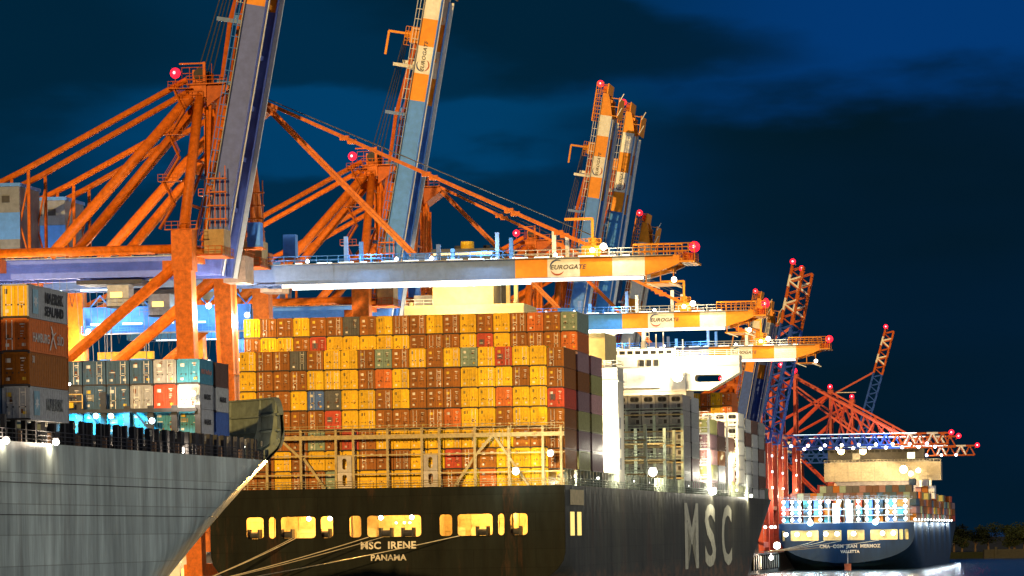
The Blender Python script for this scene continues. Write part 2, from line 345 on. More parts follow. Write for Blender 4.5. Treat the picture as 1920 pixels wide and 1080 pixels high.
def door_mesh(col, side, var):
    k = (col, side, var)
    if k in _dc: return _dc[k]
    rn = random.Random(hash((ord(col), side, var)) & 65535); m = CM[col]; b = MB(); hw = CW / 2
    x0, x1 = (-hw + .15, -.012) if side < 0 else (.012, hw - .15)
    b.box(x0, x1, .06, .1, .15, CH - .13, m)
    lite = rn.random() < (.3 if col == 'Y' else .4); rm = MARK if (lite and var % 2 == 0) else (m if col != 'Y' else MARKY)
    for f in (.27, .74):
        x = x0 + (x1 - x0) * f; b.tube((x, .03, .16), (x, .03, CH - .14), .035, rm, 5)
        b.box(x - .07, x + .07, .0, .05, 1.0, 1.12, GAP)
        b.box(x, x + .3 * (1 if f < .5 else -1), .0, .03, 1.02, 1.09, rm)
    for z in (.35, 1.0, 1.75, 2.4): b.box(x0, x1, .045, .06, z, z + .05, m)
    mk = MARK
    if side > 0:
        if col != 'Y' or var == 2:
            b.box(x0 + .38, x1 - .2, .02, .045, 2.2, 2.3, mk); b.box(x0 + .5, x1 - .25, .02, .045, 2.0, 2.06, mk)
        for r in range(3 if col in 'BRKOM' else 1):
            b.box(x0 + .42, x0 + .42 + rn.uniform(.15, .4), .02, .045, 1.25 + .2 * r, 1.3 + .2 * r, mk)
        if rn.random() < .6: b.box(x0 + .55, x0 + .85, .02, .045, .45, .7, MARKY if rn.random() < .4 else mk)
    else:
        if col == 'Y': b.box(x0 + .18, x0 + .42, .02, .045, 1.95, 2.35, MARKD)
        elif rn.random() < .75: b.box(x0 + .2, x0 + .62, .02, .045, 1.9, 2.25, MARKY if rn.random() < .3 else mk)
        b.box(x0 + .2, x0 + .5, .02, .045, .42, .68, mk)
        if rn.random() < .5 and col != 'Y': b.box(x0 + .2, x0 + .8, .02, .045, 1.35, 1.45, mk)
        if rn.random() < .25 and col != 'Y': b.box(x0 + .15, x1 - .1, .03, .05, rn.uniform(.8, 1.6), rn.uniform(1.7, 2.0), CM['K'] if col in 'BR' else GAPL)
    for _ in range(rn.randrange(1, 4) if col != 'Y' else rn.randrange(0, 2)):                 # dents and rust patches on the leaf
        px_, pz = rn.uniform(x0 + .15, x1 - .35), rn.uniform(.3, 2.2); b.box(px_, px_ + rn.uniform(.08, .3), .048, .058, pz, pz + rn.uniform(.1, .5), RUSTP)
    _dc[k] = b.mesh('door'); return _dc[k]
NCONT = [0]
def container(t, s, z, col, label, group, L=12.19, reefer=False, hs=1.0, doors=True):
    NCONT[0] += 1
    o = link('shipping_container', cont_mesh(col, L, reefer)); o.location = W(t, s, z); o.rotation_euler = (0, 0, -TH); o.scale = (1, 1, hs)
    tag(o, label, 'container', group)
    if doors and not reefer:
        for sd in (-1, 1): link('door', door_mesh(col, sd, random.randrange(7)), o)
    return o
def cname(c): return CCOL[c][0]
# ------------------------------------------------------------------ hulls
def hull_fn(s0, s1, hb, c, zt, ztr, run_st, rake, run_dk, run_wl, pdk=2.4, pwl=1.5, zlow=0.0, rc=8.0, clampz=None):
    ztop = zt if callable(zt) else (lambda s: zt)
    zdk = ztop(s1 - 60)
    if clampz: _c = lambda z: min(z, zdk + clampz)
    else: _c = lambda z: z
    def stem(z): return s1 - rake * max(0.0, 1 - (_c(z) - zlow) / (zdk + 5 - zlow)) ** 1.0
    def hbf(s, z):
        z = _c(z); b = hb
        if s < s0 + run_st:
            zb = ztr + (-12 - ztr) * ((s - s0) / run_st) ** .8; f = max(0.0, min(1.0, (z - zb) / rc)); b *= math.sqrt(max(0.0, 1 - (1 - f) ** 2.4))
        f = max(0.0, min(1.2, (z - zlow) / (zdk - zlow))); run = run_wl + (run_dk - run_wl) * f ** 1.3; p = pwl + (pdk - pwl) * f
        u = (stem(z) - s) / run
        if u < 1: b *= max(0.0, 1 - (1 - max(0.0, u)) ** p)
        return b
    return ztop, stem, hbf
def hull_mesh(s0, s1, c, fn, m, nz=26, zmin=-1.0, ss=None, parent=None, name='hull', dk=None, deckz=None):
    ztop, stem, hbf = fn
    if ss is None:
        ss = [s0 + 80 * (i / 14) for i in range(14)]; n = 24; a = s0 + 80; e = s1 - 90
        ss += [a + (e - a) * i / n for i in range(n)]; ss += [e + (s1 - e) * (i / 44) for i in range(45)]
    b = MB()
    for sd in (-1, 1):
        vs = []; fs = []
        for i, s in enumerate(ss):
            zt = ztop(s)
            for k in range(nz + 1):
                z = zmin + (zt - zmin) * k / nz; sv = min(s, stem(z)); vs.append((c + sd * hbf(sv, z) if sv < stem(z) else c, sv - s0, z))
        for i in range(len(ss) - 1):
            for k in range(nz):
                a = i * (nz + 1) + k; q = (a, a + nz + 1, a + nz + 2, a + 1); fs.append(q if sd > 0 else q[::-1])
        b.add(vs, fs, m)
    o = b.build(name, parent, smooth=True)
    if dk:
        d = MB(); vs = []; fs = []
        for s in ss:
            z = deckz if deckz is not None else ztop(s); z2 = min(z, ztop(s)) - .02; sv = min(s, stem(z2)); h = hbf(sv, z2) - .05
            h = max(h, .0); vs += [(c - h, sv - s0, z2), (c + h, sv - s0, z2)]
        for i in range(len(ss) - 1): fs.append((2 * i, 2 * i + 1, 2 * i + 3, 2 * i + 2))
        d.add(vs, fs, dk); d.build('deck', parent)
    return o
# ------------------------------------------------------------------ the black ship (middle)
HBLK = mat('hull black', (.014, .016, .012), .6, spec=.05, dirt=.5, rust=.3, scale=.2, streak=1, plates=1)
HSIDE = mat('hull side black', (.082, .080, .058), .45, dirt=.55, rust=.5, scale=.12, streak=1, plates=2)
DECK = mat('deck paint', (.10, .07, .05), .7, dirt=.4)
ROOM = mat('mooring deck paint', (.75, .60, .32), .6, dirt=.3)
LETT = mat('hull lettering', (.80, .72, .58), .6, dirt=.35)
LETB = mat('side lettering', (.60, .57, .42), .6, dirt=.35, scale=.3)
def weathered(m):          # worn paint and salt along the boot top: a real band of the hull, low on the side
    t = m.node_tree; b = t.nodes['Principled BSDF']; src = b.inputs['Base Color'].links[0].from_socket; n = t.nodes.new; L = t.links.new
    g = n('ShaderNodeNewGeometry'); sp = n('ShaderNodeSeparateXYZ'); L(g.outputs['Position'], sp.inputs[0])
    mp_ = n('ShaderNodeMapping'); mp_.inputs['Scale'].default_value = (.12, .12, .35); L(g.outputs['Position'], mp_.inputs[0])
    q = n('ShaderNodeTexNoise'); q.inputs['Scale'].default_value = 1.6; q.inputs['Detail'].default_value = 9; q.inputs['Roughness'].default_value = .72; L(mp_.outputs[0], q.inputs['Vector'])
    zr = n('ShaderNodeMapRange'); L(sp.outputs[2], zr.inputs[0]); zr.inputs[1].default_value = 13.5; zr.inputs[2].default_value = 8.2; zr.inputs[3].default_value = -.25; zr.inputs[4].default_value = .07
    ad = n('ShaderNodeMath'); L(q.outputs[0], ad.inputs[0]); L(zr.outputs[0], ad.inputs[1])
    th = n('ShaderNodeMapRange'); L(ad.outputs[0], th.inputs[0]); th.inputs[1].default_value = .50; th.inputs[2].default_value = .66
    x = n('ShaderNodeMix'); x.data_type = 'RGBA'; L(th.outputs[0], x.inputs[0]); L(src, x.inputs[6]); x.inputs[7].default_value = (.17, .10, .055, 1); L(x.outputs[2], b.inputs['Base Color'])
weathered(HSIDE)
S2 = thing('container_ship', 'long black container ship seen from its stern with yellow and brown containers', 'container ship', W(0, 0, 0))
fn2 = hull_fn(0, 372, 25.7, 28, 22.0, 5.0, 75, 14, 60, 120, 2.6, 1.7)
hull_mesh(0, 372, 28, fn2, HSIDE, parent=S2, dk=DECK, deckz=21.9)
def transom(parent, fn, c, ztop, zbot, holes, m, y=-.12, dep=.3):
    r = []; n = 14
    for k in range(n + 1):
        z = ztop - (ztop - zbot) * k / n; r.append((c + fn[2](0.01 + parent['s0'], z) + .02, z))
    l = [(2 * c - x, z) for x, z in reversed(r)]
    o = link('transom', holed(r + l, holes, dep, m), parent); o.location = (0, y, 0); return o
S2['s0'] = 0.0
def px2t(px): return (px - 390) / 13.05 + 2.4
H2 = []
for a, b_ in ((457, 491), (500, 514), (523, 590), (599, 623), (653.5, 677), (687, 790), (824, 848.5), (857.6, 924.7), (934, 946.5), (957, 990)):
    H2.append(rrect(px2t(a), px2t(b_), 14.95, 18.1, .55))
transom(S2, fn2, 28, 22.0, 5.3, H2, HBLK)
b = MB()                                            # lit mooring deck behind the openings
b.box(2.8, 53.2, .1, 9.2, 14.3, 14.5, DECK); b.box(2.8, 53.2, 9, 9.2, 14.5, 19.5, ROOM); b.box(2.8, 53.2, .1, 9, 19.3, 19.5, ROOM)
b.box(2.8, 3.0, .1, 9, 14.5, 19.3, ROOM); b.box(53.0, 53.2, .1, 9, 14.5, 19.3, ROOM)
for x in (11.2, 22.2, 34.6, 45.6): b.box(x, x + .25, 3, 9, 14.5, 19.3, ROOM)
for k in range(26): b.box(3.6 + k * 1.95, 3.75 + k * 1.95, 8.8, 9, 14.5, 19.3, ROOM)
for z in (15.7, 17.4): b.box(3, 53, 8.85, 9, z, z + .12, ROOM)
b.build('mooring_deck', S2)
for h in H2:                                        # doubler rims round the openings
    ring = MB()
    for p, q in zip(h, h[1:] + h[:1]): ring.tube((p[0], -.28, p[1]), (q[0], -.28, q[1]), .045, HBLK, 4)
    ring.build('opening_rim', S2)
for x in (8.2, 13, 18.5, 27.5, 30.7, 33.8, 41.5, 46.2, 49.5):
    v = MB(); v.box(x - .9, x - .65, 1.3, 3.2, 14.5, 16.3, DARK); v.box(x + .65, x + .9, 1.3, 3.2, 14.5, 16.3, DARK); v.tube((x - .65, 2.2, 15.5), (x + .65, 2.2, 15.5), .5, DARK, 10)
    v.tube((x - .66, 2.2, 15.5), (x - .6, 2.2, 15.5), .85, DARK, 12); v.tube((x + .6, 2.2, 15.5), (x + .66, 2.2, 15.5), .85, DARK, 12); v.build('mooring_winch', S2)
def fixture(parent, x, y, z, r, m, name='lamp_head'):
    f = MB(); f.ball((x, y, z), r, m, 10, 6); f.box(x - r * .9, x + r * .9, y - .1, y + r, z + r * .7, z + r * 1.1, DARK); return f.build(name, parent)
for x, m, P in ((6.7, E_WH, 900), (16.5, E_WH, 900), (19.6, E_WH, 500), (27.0, E_CY, 700), (31.5, E_WH, 800), (41, E_SO, 900), (47.5, E_SO, 700)):
    fixture(S2, x, .75 if m is not E_SO else 3, 17.75 if m is not E_SO else 18.6, .34 if m is not E_SO else .2, m); lamp('lamp_light', S2, (x + .3, 4.5, 18.6), P * (2.2 + (x * 7 % 3)), (1, .50, .11), .25)
for x in (28.6, 29.8, 30.6): fixture(S2, x, 4, 17.0, .16, E_WH)
put_text(S2, 'MSC  IRENE', 1.42, LETT, (28.2, -.31, 13.75), FACE_AFT, bold=.028, sx=1.06)
put_text(S2, 'PANAMA', 1.18, LETT, (28.2, -.31, 12.0), FACE_AFT, bold=.028, sx=1.04)
def side_text(body, s_a, s_b, zc, hgt, fn, c, m, parent, s0):
    me = textmesh(body, hgt / .73, m, bold=.02, ext=0)
    xs = [v.co.x for v in me.vertices]; ys = [v.co.y for v in me.vertices]; a0, a1 = min(xs), max(xs); y0, y1 = min(ys), max(ys)
    for v in me.vertices:
        s = s_a + (v.co.x - a0) / (a1 - a0) * (s_b - s_a); z = zc + ((v.co.y - y0) / (y1 - y0) - .5) * hgt
        v.co = (c + fn[2](s, z) + .06, s - s0, z)
    return link('lettering', me, parent)
for ch, a, e in (('M', 148, 170), ('S', 181, 200), ('C', 211, 230)): side_text(ch, a, e, 14.35, 11.9, fn2, 28, LETB, S2, 0)
# draught of rust and salt at the boot top is part of the hull paint; starboard openings near the stern corner
b = MB()
for s, z0, z1, wd in ((5, 14.8, 18.2, 4), (12, 14.8, 18.2, 4), (5, 19.2, 21.4, 14)):
    b.box(53.72, 53.76, s, s + wd, z0, z1, E_WIN if z0 < 19 else ROOM)
b.build('side_opening', S2)
# stern lashing bridge
LASH = mat('lashing bridge paint', (.50, .38, .18), .6, dirt=.35, rust=.8, scale=.7)
b = MB(); posts = [430, 495, 560, 627, 660, 725, 790, 823, 890, 954, 1018, 1052]
for p in posts:
    t = max(2.6, min(px2t(p), 53.6)); b.box(t - .17, t + .17, .8, 1.3, 22, 30.4, LASH)
for z, h, d in ((29.0, .6, .9), (26.6, .2, .3), (23.9, .2, .3)): b.box(2.6, 53.6, .86, .86 + d, z, z + h, LASH)
b.rail((2.6, .8, 29.75), (53.6, .8, 29.75), LASH, 1.15, 2.5, .05, 3); b.rail((2.6, .5, 22), (53.6, .5, 22), LASH, 1.0, 2.5, .04, 3)
for a, c_, z0, z1 in ((565, 605, 26.4, 22), (520, 560, 29.2, 26.4), (850, 892, 22, 26.5), (892, 925, 26.5, 29.4), (925, 990, 29.4, 22)):
    b.beam((px2t(a), 1.1, z0), (px2t(c_), 1.1, z1), .34, .34, LASH)
b.build('lashing_bridge', S2)
for a in (627, 790):
    for z in (22.05, 24.35):
        t0, t1 = px2t(a) + .25, px2t(a + 33) - .25; cx = (t0 + t1) / 2
        o = link('lashing_panel', holed([(t0, z), (t1, z), (t1, z + 2.25), (t0, z + 2.25)], [rrect(cx - .35, cx + .3, z + .35, z + 1.95, .33)], .3, mat('panel paint', (.60, .52, .44), .6, dirt=.3, rust=.5)), S2); o.location = (0, .95, 0)
# aft island: casing, funnel, stair tower
CASE = mat('casing cream', (.80, .62, .27), .5, dirt=.2)
b = MB(); b.box(12, 49, 80, 94, 21.9, 47.5, CASE); b.box(16.1, 35.8, 80, 94, 47.5, 52.6, CASE); b.build('casing', S2)
b = MB(); b.box(20.8, 30.8, 80.2, 93, 52.6, 58.4, CASE); b.box(20.8, 33.9, 80.3, 92.9, 58.4, 59.8, CASE); b.box(20.8, 31.0, 80.3, 92.9, 59.8, 60.7, DARK)
b.box(21, 30.8, 80.1, 93, 60.7, 61.05, CREAM); b.box(20.7, 31.2, 80, 93, 61.05, 61.7, DARK); b.tube((26, 84, 61.9), (26, 84, 63.1), 1.1, YEL, 14); b.tube((23.6, 89, 61.9), (23.6, 89, 62.8), .6, DARK, 10); b.tube((28.4, 89, 61.9), (28.4, 89, 62.8), .6, DARK, 10)
for x in (17.2, 34.4): b.ball((x, 80.3, 52.9), .35, CASE)
for x in (32.3, 33.6): b.box(x, x + .6, 84, 85, 52.6, 58.4, CASE)
b.box(31.2, 32.0, 86, 87, 52.6, 58.4, DARK); b.box(17, 20, 84, 90, 52.6, 54.5, STEEL); b.rail((16.3, 80.2, 52.6), (20.8, 80.2, 52.6), WHITE, 1.0, 1.5); b.build('funnel', S2)
b = MB(); b.box(50.6, 53.6, 60, 67, 21.9, 41.0, CREAM); b.box(50.4, 53.8, 59.8, 67.2, 38.8, 39.0, WHITE); b.rail((50.6, 59.9, 41), (53.6, 59.9, 41), WHITE, 1.1, 1); b.rail((53.6, 60, 41), (53.6, 67, 41), WHITE, 1.1, 1.5)
b.box(51.2, 52.6, 61, 64, 41, 42, WHITE)
for z in (25, 28.2, 31.4): b.box(53.6, 53.66, 61, 63, z, z + 1.8, STEEL)
b.build('stair_tower', S2)
# bridge island
b = MB(); b.box(12, 43, 248, 262, 21.9, 44.5, CREAM); b.build('accommodation_block', S2)
b = MB(); wo = [(1.2, 51), (54, 51), (54, 47.4), (47.8, 43.9), (8, 43.9), (1.2, 47.4)]
me = holed(wo, [rrect(44.8, 50.4, 45.6, 47.1, .6)], 5.5, CREAM); o = link('bridge_wing', me, S2); o.location = (0, 250.5, 0)
b.box(20, 41, 247.6, 257, 51.0, 52.6, WHITE); b.box(25, 38, 246.8, 249, 44.6, 48.6, WHITE); [b.box(21.5 + 1.6 * k, 22.6 + 1.6 * k, 247.5, 247.7, 51.5, 52.2, BLACKM) for k in range(12)]; [b.box(15 + 2.2 * k, 15.8 + 2.2 * k, 247.6, 247.8, 46, 46.9, STEEL) for k in range(4)]; b.box(42.9, 43.1, 247.5, 247.7, 44, 50.8, STEEL); b.box(8, 54, 247.55, 247.7, 48.8, 48.95, STEEL); b.rail((1.2, 247.8, 51), (54, 247.8, 51), WHITE, 1.1, 2.4, .06, 3)
for x, h in ((20, 2.2), (24, 1.6), (29.5, 1.8), (31, 2.5), (36.5, 3.2), (38, 3.5), (42, 2), (34.5, 1.2), (33.5, 1.6)): b.tube((x, 252, 51), (x, 252, 52.6 + h), .14, WHITE, 6)
b.build('wheelhouse', S2)
b = MB(); b.tube((26.2, 252, 52.6), (26.2, 252, 56), .75, WHITE, 10, .55); b.beam((23, 252, 56.8), (30, 252, 56.8), 1.0, .35, WHITE)
b.add([(25.4, 251.6, 55), (27, 251.6, 55), (29.4, 251.6, 56.8), (23.2, 251.6, 56.8), (25.4, 252.6, 55), (27, 252.6, 55), (29.4, 252.6, 56.8), (23.2, 252.6, 56.8)], [(0, 1, 2, 3), (7, 6, 5, 4), (1, 5, 6, 2), (0, 3, 7, 4), (3, 2, 6, 7), (0, 4, 5, 1)], WHITE)
b.rail((22.6, 251.5, 56.9), (30, 251.5, 56.9), WHITE, 1.0, .8); b.tube((23.6, 252, 56.9), (23.6, 252, 58.6), .1, WHITE, 5); b.tube((26.4, 252, 56.9), (26.4, 252, 59), .1, WHITE, 5); b.beam((25, 252, 58.2), (28, 252, 58.2), .2, .2, WHITE); b.build('radar_mast', S2)
b = MB(); b.tube((34, 251, 52.6), (34, 251, 57.6), .38, WHITE, 8); b.rail((34.5, 251, 52.6), (35.2, 251, 52.6), WHITE, 4.5, .7, .05, 5); b.build('signal_mast', S2)
fixture(S2, 34, 251, 58.1, .42, E_RED)
for x in (33.6, 35.1, 36.6): bb = MB(); bb.box(x, x + .95, 247.3, 247.55, 49.0, 50.3, BLACKM); bb.build('window', S2)
b = MB(); b.box(25, 31, 246.4, 246.75, 45.2, 47.8, WHITE); b.build('life_raft_platform', S2)
# deck-edge stanchions, walkway rail, deck lamps along the starboard side
PALE = mat('stanchion paint', (.55, .62, .48), .6, dirt=.4)
b = MB(); b.box(-.2, .2, 0, .35, 0, 2.3, PALE); b.box(-.3, .3, -.1, .45, 2.3, 2.42, PALE); sm = b.mesh('stanchion')
b = MB(); b.box(-.5, .5, 0, 1.4, 0, 1.7, CREAM); b.box(-.35, .35, .3, 1.1, 1.7, 1.9, STEEL); lm = b.mesh('deck_locker')
for k in range(94):
    s = 4 + k * 3.4
    if s > 318: break
    h = 53.6 if s < 270 else 28 + fn2[2](s, 21.5) - .2
    o = link('stanchion', sm, S2); o.location = (h - .3, s, 21.9)
    if k % 3 == 0: o = link('deck_locker', lm, S2); o.location = (h - 1.2, s + 1, 21.9)
b = MB()
for a, e in ((2, 100), (100, 200), (200, 270)): b.rail((53.62, a, 21.95), (53.62, e, 21.95), PALE, 1.1, 1.8, .05, 3)
b.build('deck_railing', S2)
for s in (95, 122, 136, 149):
    b = MB()
    for k in range(11): t = 3 + k * 5.02; b.box(t, t + .5, s - .3, s + .3, 21.9, 33 if s < 140 else 36, PALE)
    for z in (24.6, 27.4, 30.2) + (() if s < 140 else (33, 36)): b.box(2.8, 53.6, s - .45, s + .45, z, z + .25, LASH); b.rail((2.8, s - .4, z + .25), (53.5, s - .4, z + .25), PALE, 1.0, 2.5, .05, 2)
    b.build('lashing_bridge', S2)
for s in (193, 227, 246.5):
    b = MB()
    for k in range(3): t = 43 + k * 5.1; b.box(t, t + .4, s - .3, s + .3, 21.9, 37, WHITE)
    for z in (24.6, 27.6, 30.6, 33.6, 36.6): b.box(42, 53.6, s - .45, s + .45, z, z + .3, WHITE); b.rail((42, s - .4, z + .3), (53.5, s - .4, z + .3), WHITE, 1.0, 1.6, .05, 2)
    b.build('lashing_bridge', S2)
# ---- containers of the black ship
G2 = 'containers on the black ship'; TP = 2.9; HS = TP / 2.78
rows1 = ['YBBKBYYBGBYBYGYRYYB', 'YBBBYYYBOYBBBYYYBYB', 'YBBYUKYYBYBBBYYOYYR', 'BYBBBRYYBBBBOYYBYYB', 'BBBBGBRBYYYYYYYYBBB', 'YBYBYYYBBBYYRBBYYYB', 'BBYBBGYYYYYBBYOYYYY']
for r, row in enumerate(rows1):
    for cidx, ch in enumerate(row):
        if cidx == 18 and r == 6: continue
        z = 41.95 - TP * (r + 1) - (.25 if cidx == 18 else 0); t = 53.5 - 2.49 * (18 - cidx) - 1.25
        place = ('%s from left' % ORD[cidx + 1]) if cidx < 10 else ('%s from right' % ORD[19 - cidx])
        lvl = ('in %s row from top' % ORD[r + 1]) if r < 4 else ('in %s row from bottom' % ORD[7 - r])
        container(t, 2.6, z, ch, '%s container %s %s, stern stack' % (cname(ch), place, lvl), G2, hs=HS * .995)
rows2 = ['YBBYBBKBYBBYBYBYBOBG', 'BYYBRYYYYYBBBYRYBBBO']
for r, row in enumerate(rows2):
    for cidx, ch in enumerate(row):
        z = 47.5 - TP * (r + 1); t = 53.5 - 2.49 * (19 - cidx) - 1.25
        place = ('%s from left' % ORD[cidx + 1]) if cidx < 10 else ('%s from right' % ORD[20 - cidx])
        container(t, 16.8, z, ch, '%s container %s, %s row of taller second stack' % (cname(ch), place, 'top' if r == 0 else 'lower'), G2, hs=HS)
for r, ch in enumerate('MBMEME'): container(52.25, 16.8, 41.7 - TP * (r + 1), ch, '%s container, %s below the orange one, right edge of second stack' % (cname(ch), ORD[r + 1]), G2, hs=HS)
for r, ch in enumerate('MEPEMM'): container(52.25, 31.0, 41.7 - TP * (r + 1), ch, '%s container, %s down in the stack touching the white tower' % (cname(ch), ORD[r + 1]), G2, hs=HS)
for r, ch in enumerate('MBDBBM'): container(49.76, 31.0, 41.7 - TP * (r + 1), ch, '%s container, %s down, just inboard of the stack touching the white tower' % (cname(ch), ORD[r + 1]), G2, hs=HS)
for r in range(6):
    for cidx in range(5):
        container(52.25 - 2.49 * (4 - cidx), 150, 39.8 - 2.8 * (r + 1), 'Q', 'grey fan end reefer, column %s of row %s, on the open deck below the bridge' % (('one', 'two', 'three', 'four', 'five')[cidx], ('one', 'two', 'three', 'four', 'five', 'six')[r]), G2, reefer=True, hs=1.0)
    container(52.25, 164.3, 39.8 - 2.8 * (r + 1), 'VWVWMM'[r], '%s container behind the fan end reefers, %s down at deck edge' % (cname('VWVWMM'[r]), ORD[r + 1]), G2)
for j, (s, top, cols) in enumerate(((196, 36.6, ('EMPEM', 'WBMWE')), (210.3, 36.6, ('MDBVW', )), (229, 33.8, ('DWPE', )), (264, 38.5, ('VDWVWV', 'WDVVDV')), (278.3, 38.5, ('DVWVVW',)), (292.6, 38.5, ('VWDWDV',)), (307, 38.5, ('WDWVDV',)), (321.5, 35.7, ('WVDVW',)))):
    for ci, col in enumerate(cols):
        for r, ch in enumerate(col):
            container((52.25 if s < 300 else (51.2 if s < 310 else 49.0)) - 2.49 * ci, s, top - TP * (r + 1), ch, '%s container, %s down in %s deck edge stack beyond the reefers%s' % (cname(ch), ORD[r + 1], ORD[j + 1], ', inboard' if ci else ''), G2, hs=HS)
for r in range(5):
    for ci in range(3): container(52.25 - 2.49 * (2 - ci), 249, 39.3 - TP * (r + 1), 'H', 'floodlit white reefer, %s down, %s column under bridge wing tip' % (ORD[r + 1], ('left', 'middle', 'right')[ci]), G2, reefer=True, hs=HS)
for ci, t in enumerate((42.5, 45, 47.5, 50)):
    for r in range(2): container(t - (0 if ci < 3 else .5), 264 if ci > 1 else 267, 44.0 - TP * (r + 1), 'Y' if ci % 2 == 0 else 'O', 'floodlit %s container %s, %s column of high forward stack' % ('yellow' if ci % 2 == 0 else 'orange', ('on top', 'one below the top')[r], ORD[ci + 1]), G2, hs=HS)
b = MB(); b.box(41.3, 48.4, 264.3, 279, 21.9, 38.15, DARK); b.build('support_box', S2)  # plain stand-in box holding up the high forward containers
# lamps of the black ship
def lamp_at(parent, name, px, py, Y, r, m, P=0, col=(1, 1, 1), off=(0, -1.2, 0)):
    p = pt(px, py, Y); inv = (Matrix.Translation(parent.location) @ Matrix.Rotation(-TH, 4, 'Z')).inverted(); q = inv @ p
    fixture(parent, q.x, q.y, q.z, r, m, name)
    if P: lamp(name + '_light', parent, (q.x + off[0], q.y + off[1], q.z + off[2]), P, col, r * .8)
LW = (1, .93, .72)
lamp_at(S2, 'floodlight', 1270, 706, 800, 1.1, E_WH, 36000, (1, .84, .52), (0, -2.5, 1))
lamp_at(S2, 'floodlight', 1245, 702, 800, .55, E_WH, 0)
lamp_at(S2, 'deck_lamp', 1224, 885, 675, .75, E_WH, 3000, (1, .95, .7)); lamp_at(S2, 'deck_lamp', 1223, 908, 668, .55, E_WH, 1500, LW)
lamp_at(S2, 'deck_lamp', 1337, 921, 752, .7, E_WH, 12000, LW); lamp_at(S2, 'deck_lamp', 1408, 930, 820, .32, E_WH, 3500, LW)
lamp_at(S2, 'deck_lamp', 967, 884, 557.5, .5, E_WH, 2200, (.9, 1, .85), (0, -.9, 0)); lamp_at(S2, 'deck_lamp', 1032, 850, 557, .45, E_WH, 2200, LW, (0, -.8, 0))
lamp_at(S2, 'deck_lamp', 1066, 905, 573, .35, E_WH, 900, LW); lamp_at(S2, 'deck_lamp', 1150, 700, 606, .15, E_WH, 0)
lamp('added_bow_sheen_light', S2, (26, -1.5, 16.5), 420000, (1, .55, .14), .6, spot=((-.16, -1, -.06), 80))  # unseen spot, added to bring a gold sheen onto the grey bow
lamp('tower_light', S2, (52, 50, 33), 22000, LW, .5); lamp('tower_light', S2, (56, 57, 28), 5000, LW, .5)
lamp('casing_light', S2, (26, 72, 51.0), 9000, (1, .82, .42), .6)
lamp('gangway_light', S2, (55.5, 112, 25), 2200, (1, .9, .6), .4); lamp('gangway_light', S2, (50, 140, 25), 1600, (1, .9, .6), .4)
lamp('gangway_light', S2, (54.5, 243, 30), 5000, (1, .8, .4), .4); lamp('gangway_light', S2, (46, 281, 40), 4000, (1, .6, .15), .4); lamp('gangway_light', S2, (56, 190, 26), 8000, LW, .4)
lamp('gangway_light', S2, (56, 232, 26), 8000, LW, .4)
for s in (12, 38, 60, 80, 100, 130, 158, 185, 215, 245): fixture(S2, 53.3, s, 23.4, .2, E_WH, 'deck_lamp')
# mooring lines to the quay
MOOR = mat('mooring rope', (.62, .52, .34), .8, dirt=.3)
def line(name, a, bq, sag, r, label, m, grp):
    b = MB(); o = W(*a); pts = []
    for k in range(15):
        u = k / 14; p = Vector(W(*a)).lerp(W(*bq), u); pts.append(p - o + Vector((0, 0, -sag * 4 * u * (1 - u))))
    b.path(pts, r, m, 5); ob = b.build(name); ob.location = o; return tag(ob, label, 'rope', grp)
for i, (px, sB, lb) in enumerate(((545, -9, 'outermost pale mooring rope from the left stern openings down to the quay'), (552, -9.6, 'pale mooring rope running just under the outermost one from the left stern openings'),
                              (690, -15, 'pale mooring rope from the middle stern opening, upper of two under the ship name'), (718, -16, 'pale mooring rope from the middle stern opening, lower of two under the ship name'),
                              (862, -17, 'long pale mooring rope from the right stern openings, crossing the ship name'))):
    line('mooring_rope', (px2t(px), -.35, 15.0), (-1.2, sB, 7.7), .35, .062, lb, MOOR, 'mooring ropes of the black ship')
for i, s in enumerate((-9, -16)):
    b = MB(); b.tube((0, 0, 0), (0, 0, .5), .3, YEL, 10); b.tube((0, 0, .5), (0, 0, .75), .42, YEL, 10); o = b.build('bollard'); o.location = W(-1.3, s, 7.0); tag(o, 'yellow bollard on the quay edge holding the %s mooring ropes' % ('left stern', 'middle stern')[i], 'bollard', 'quay bollards')
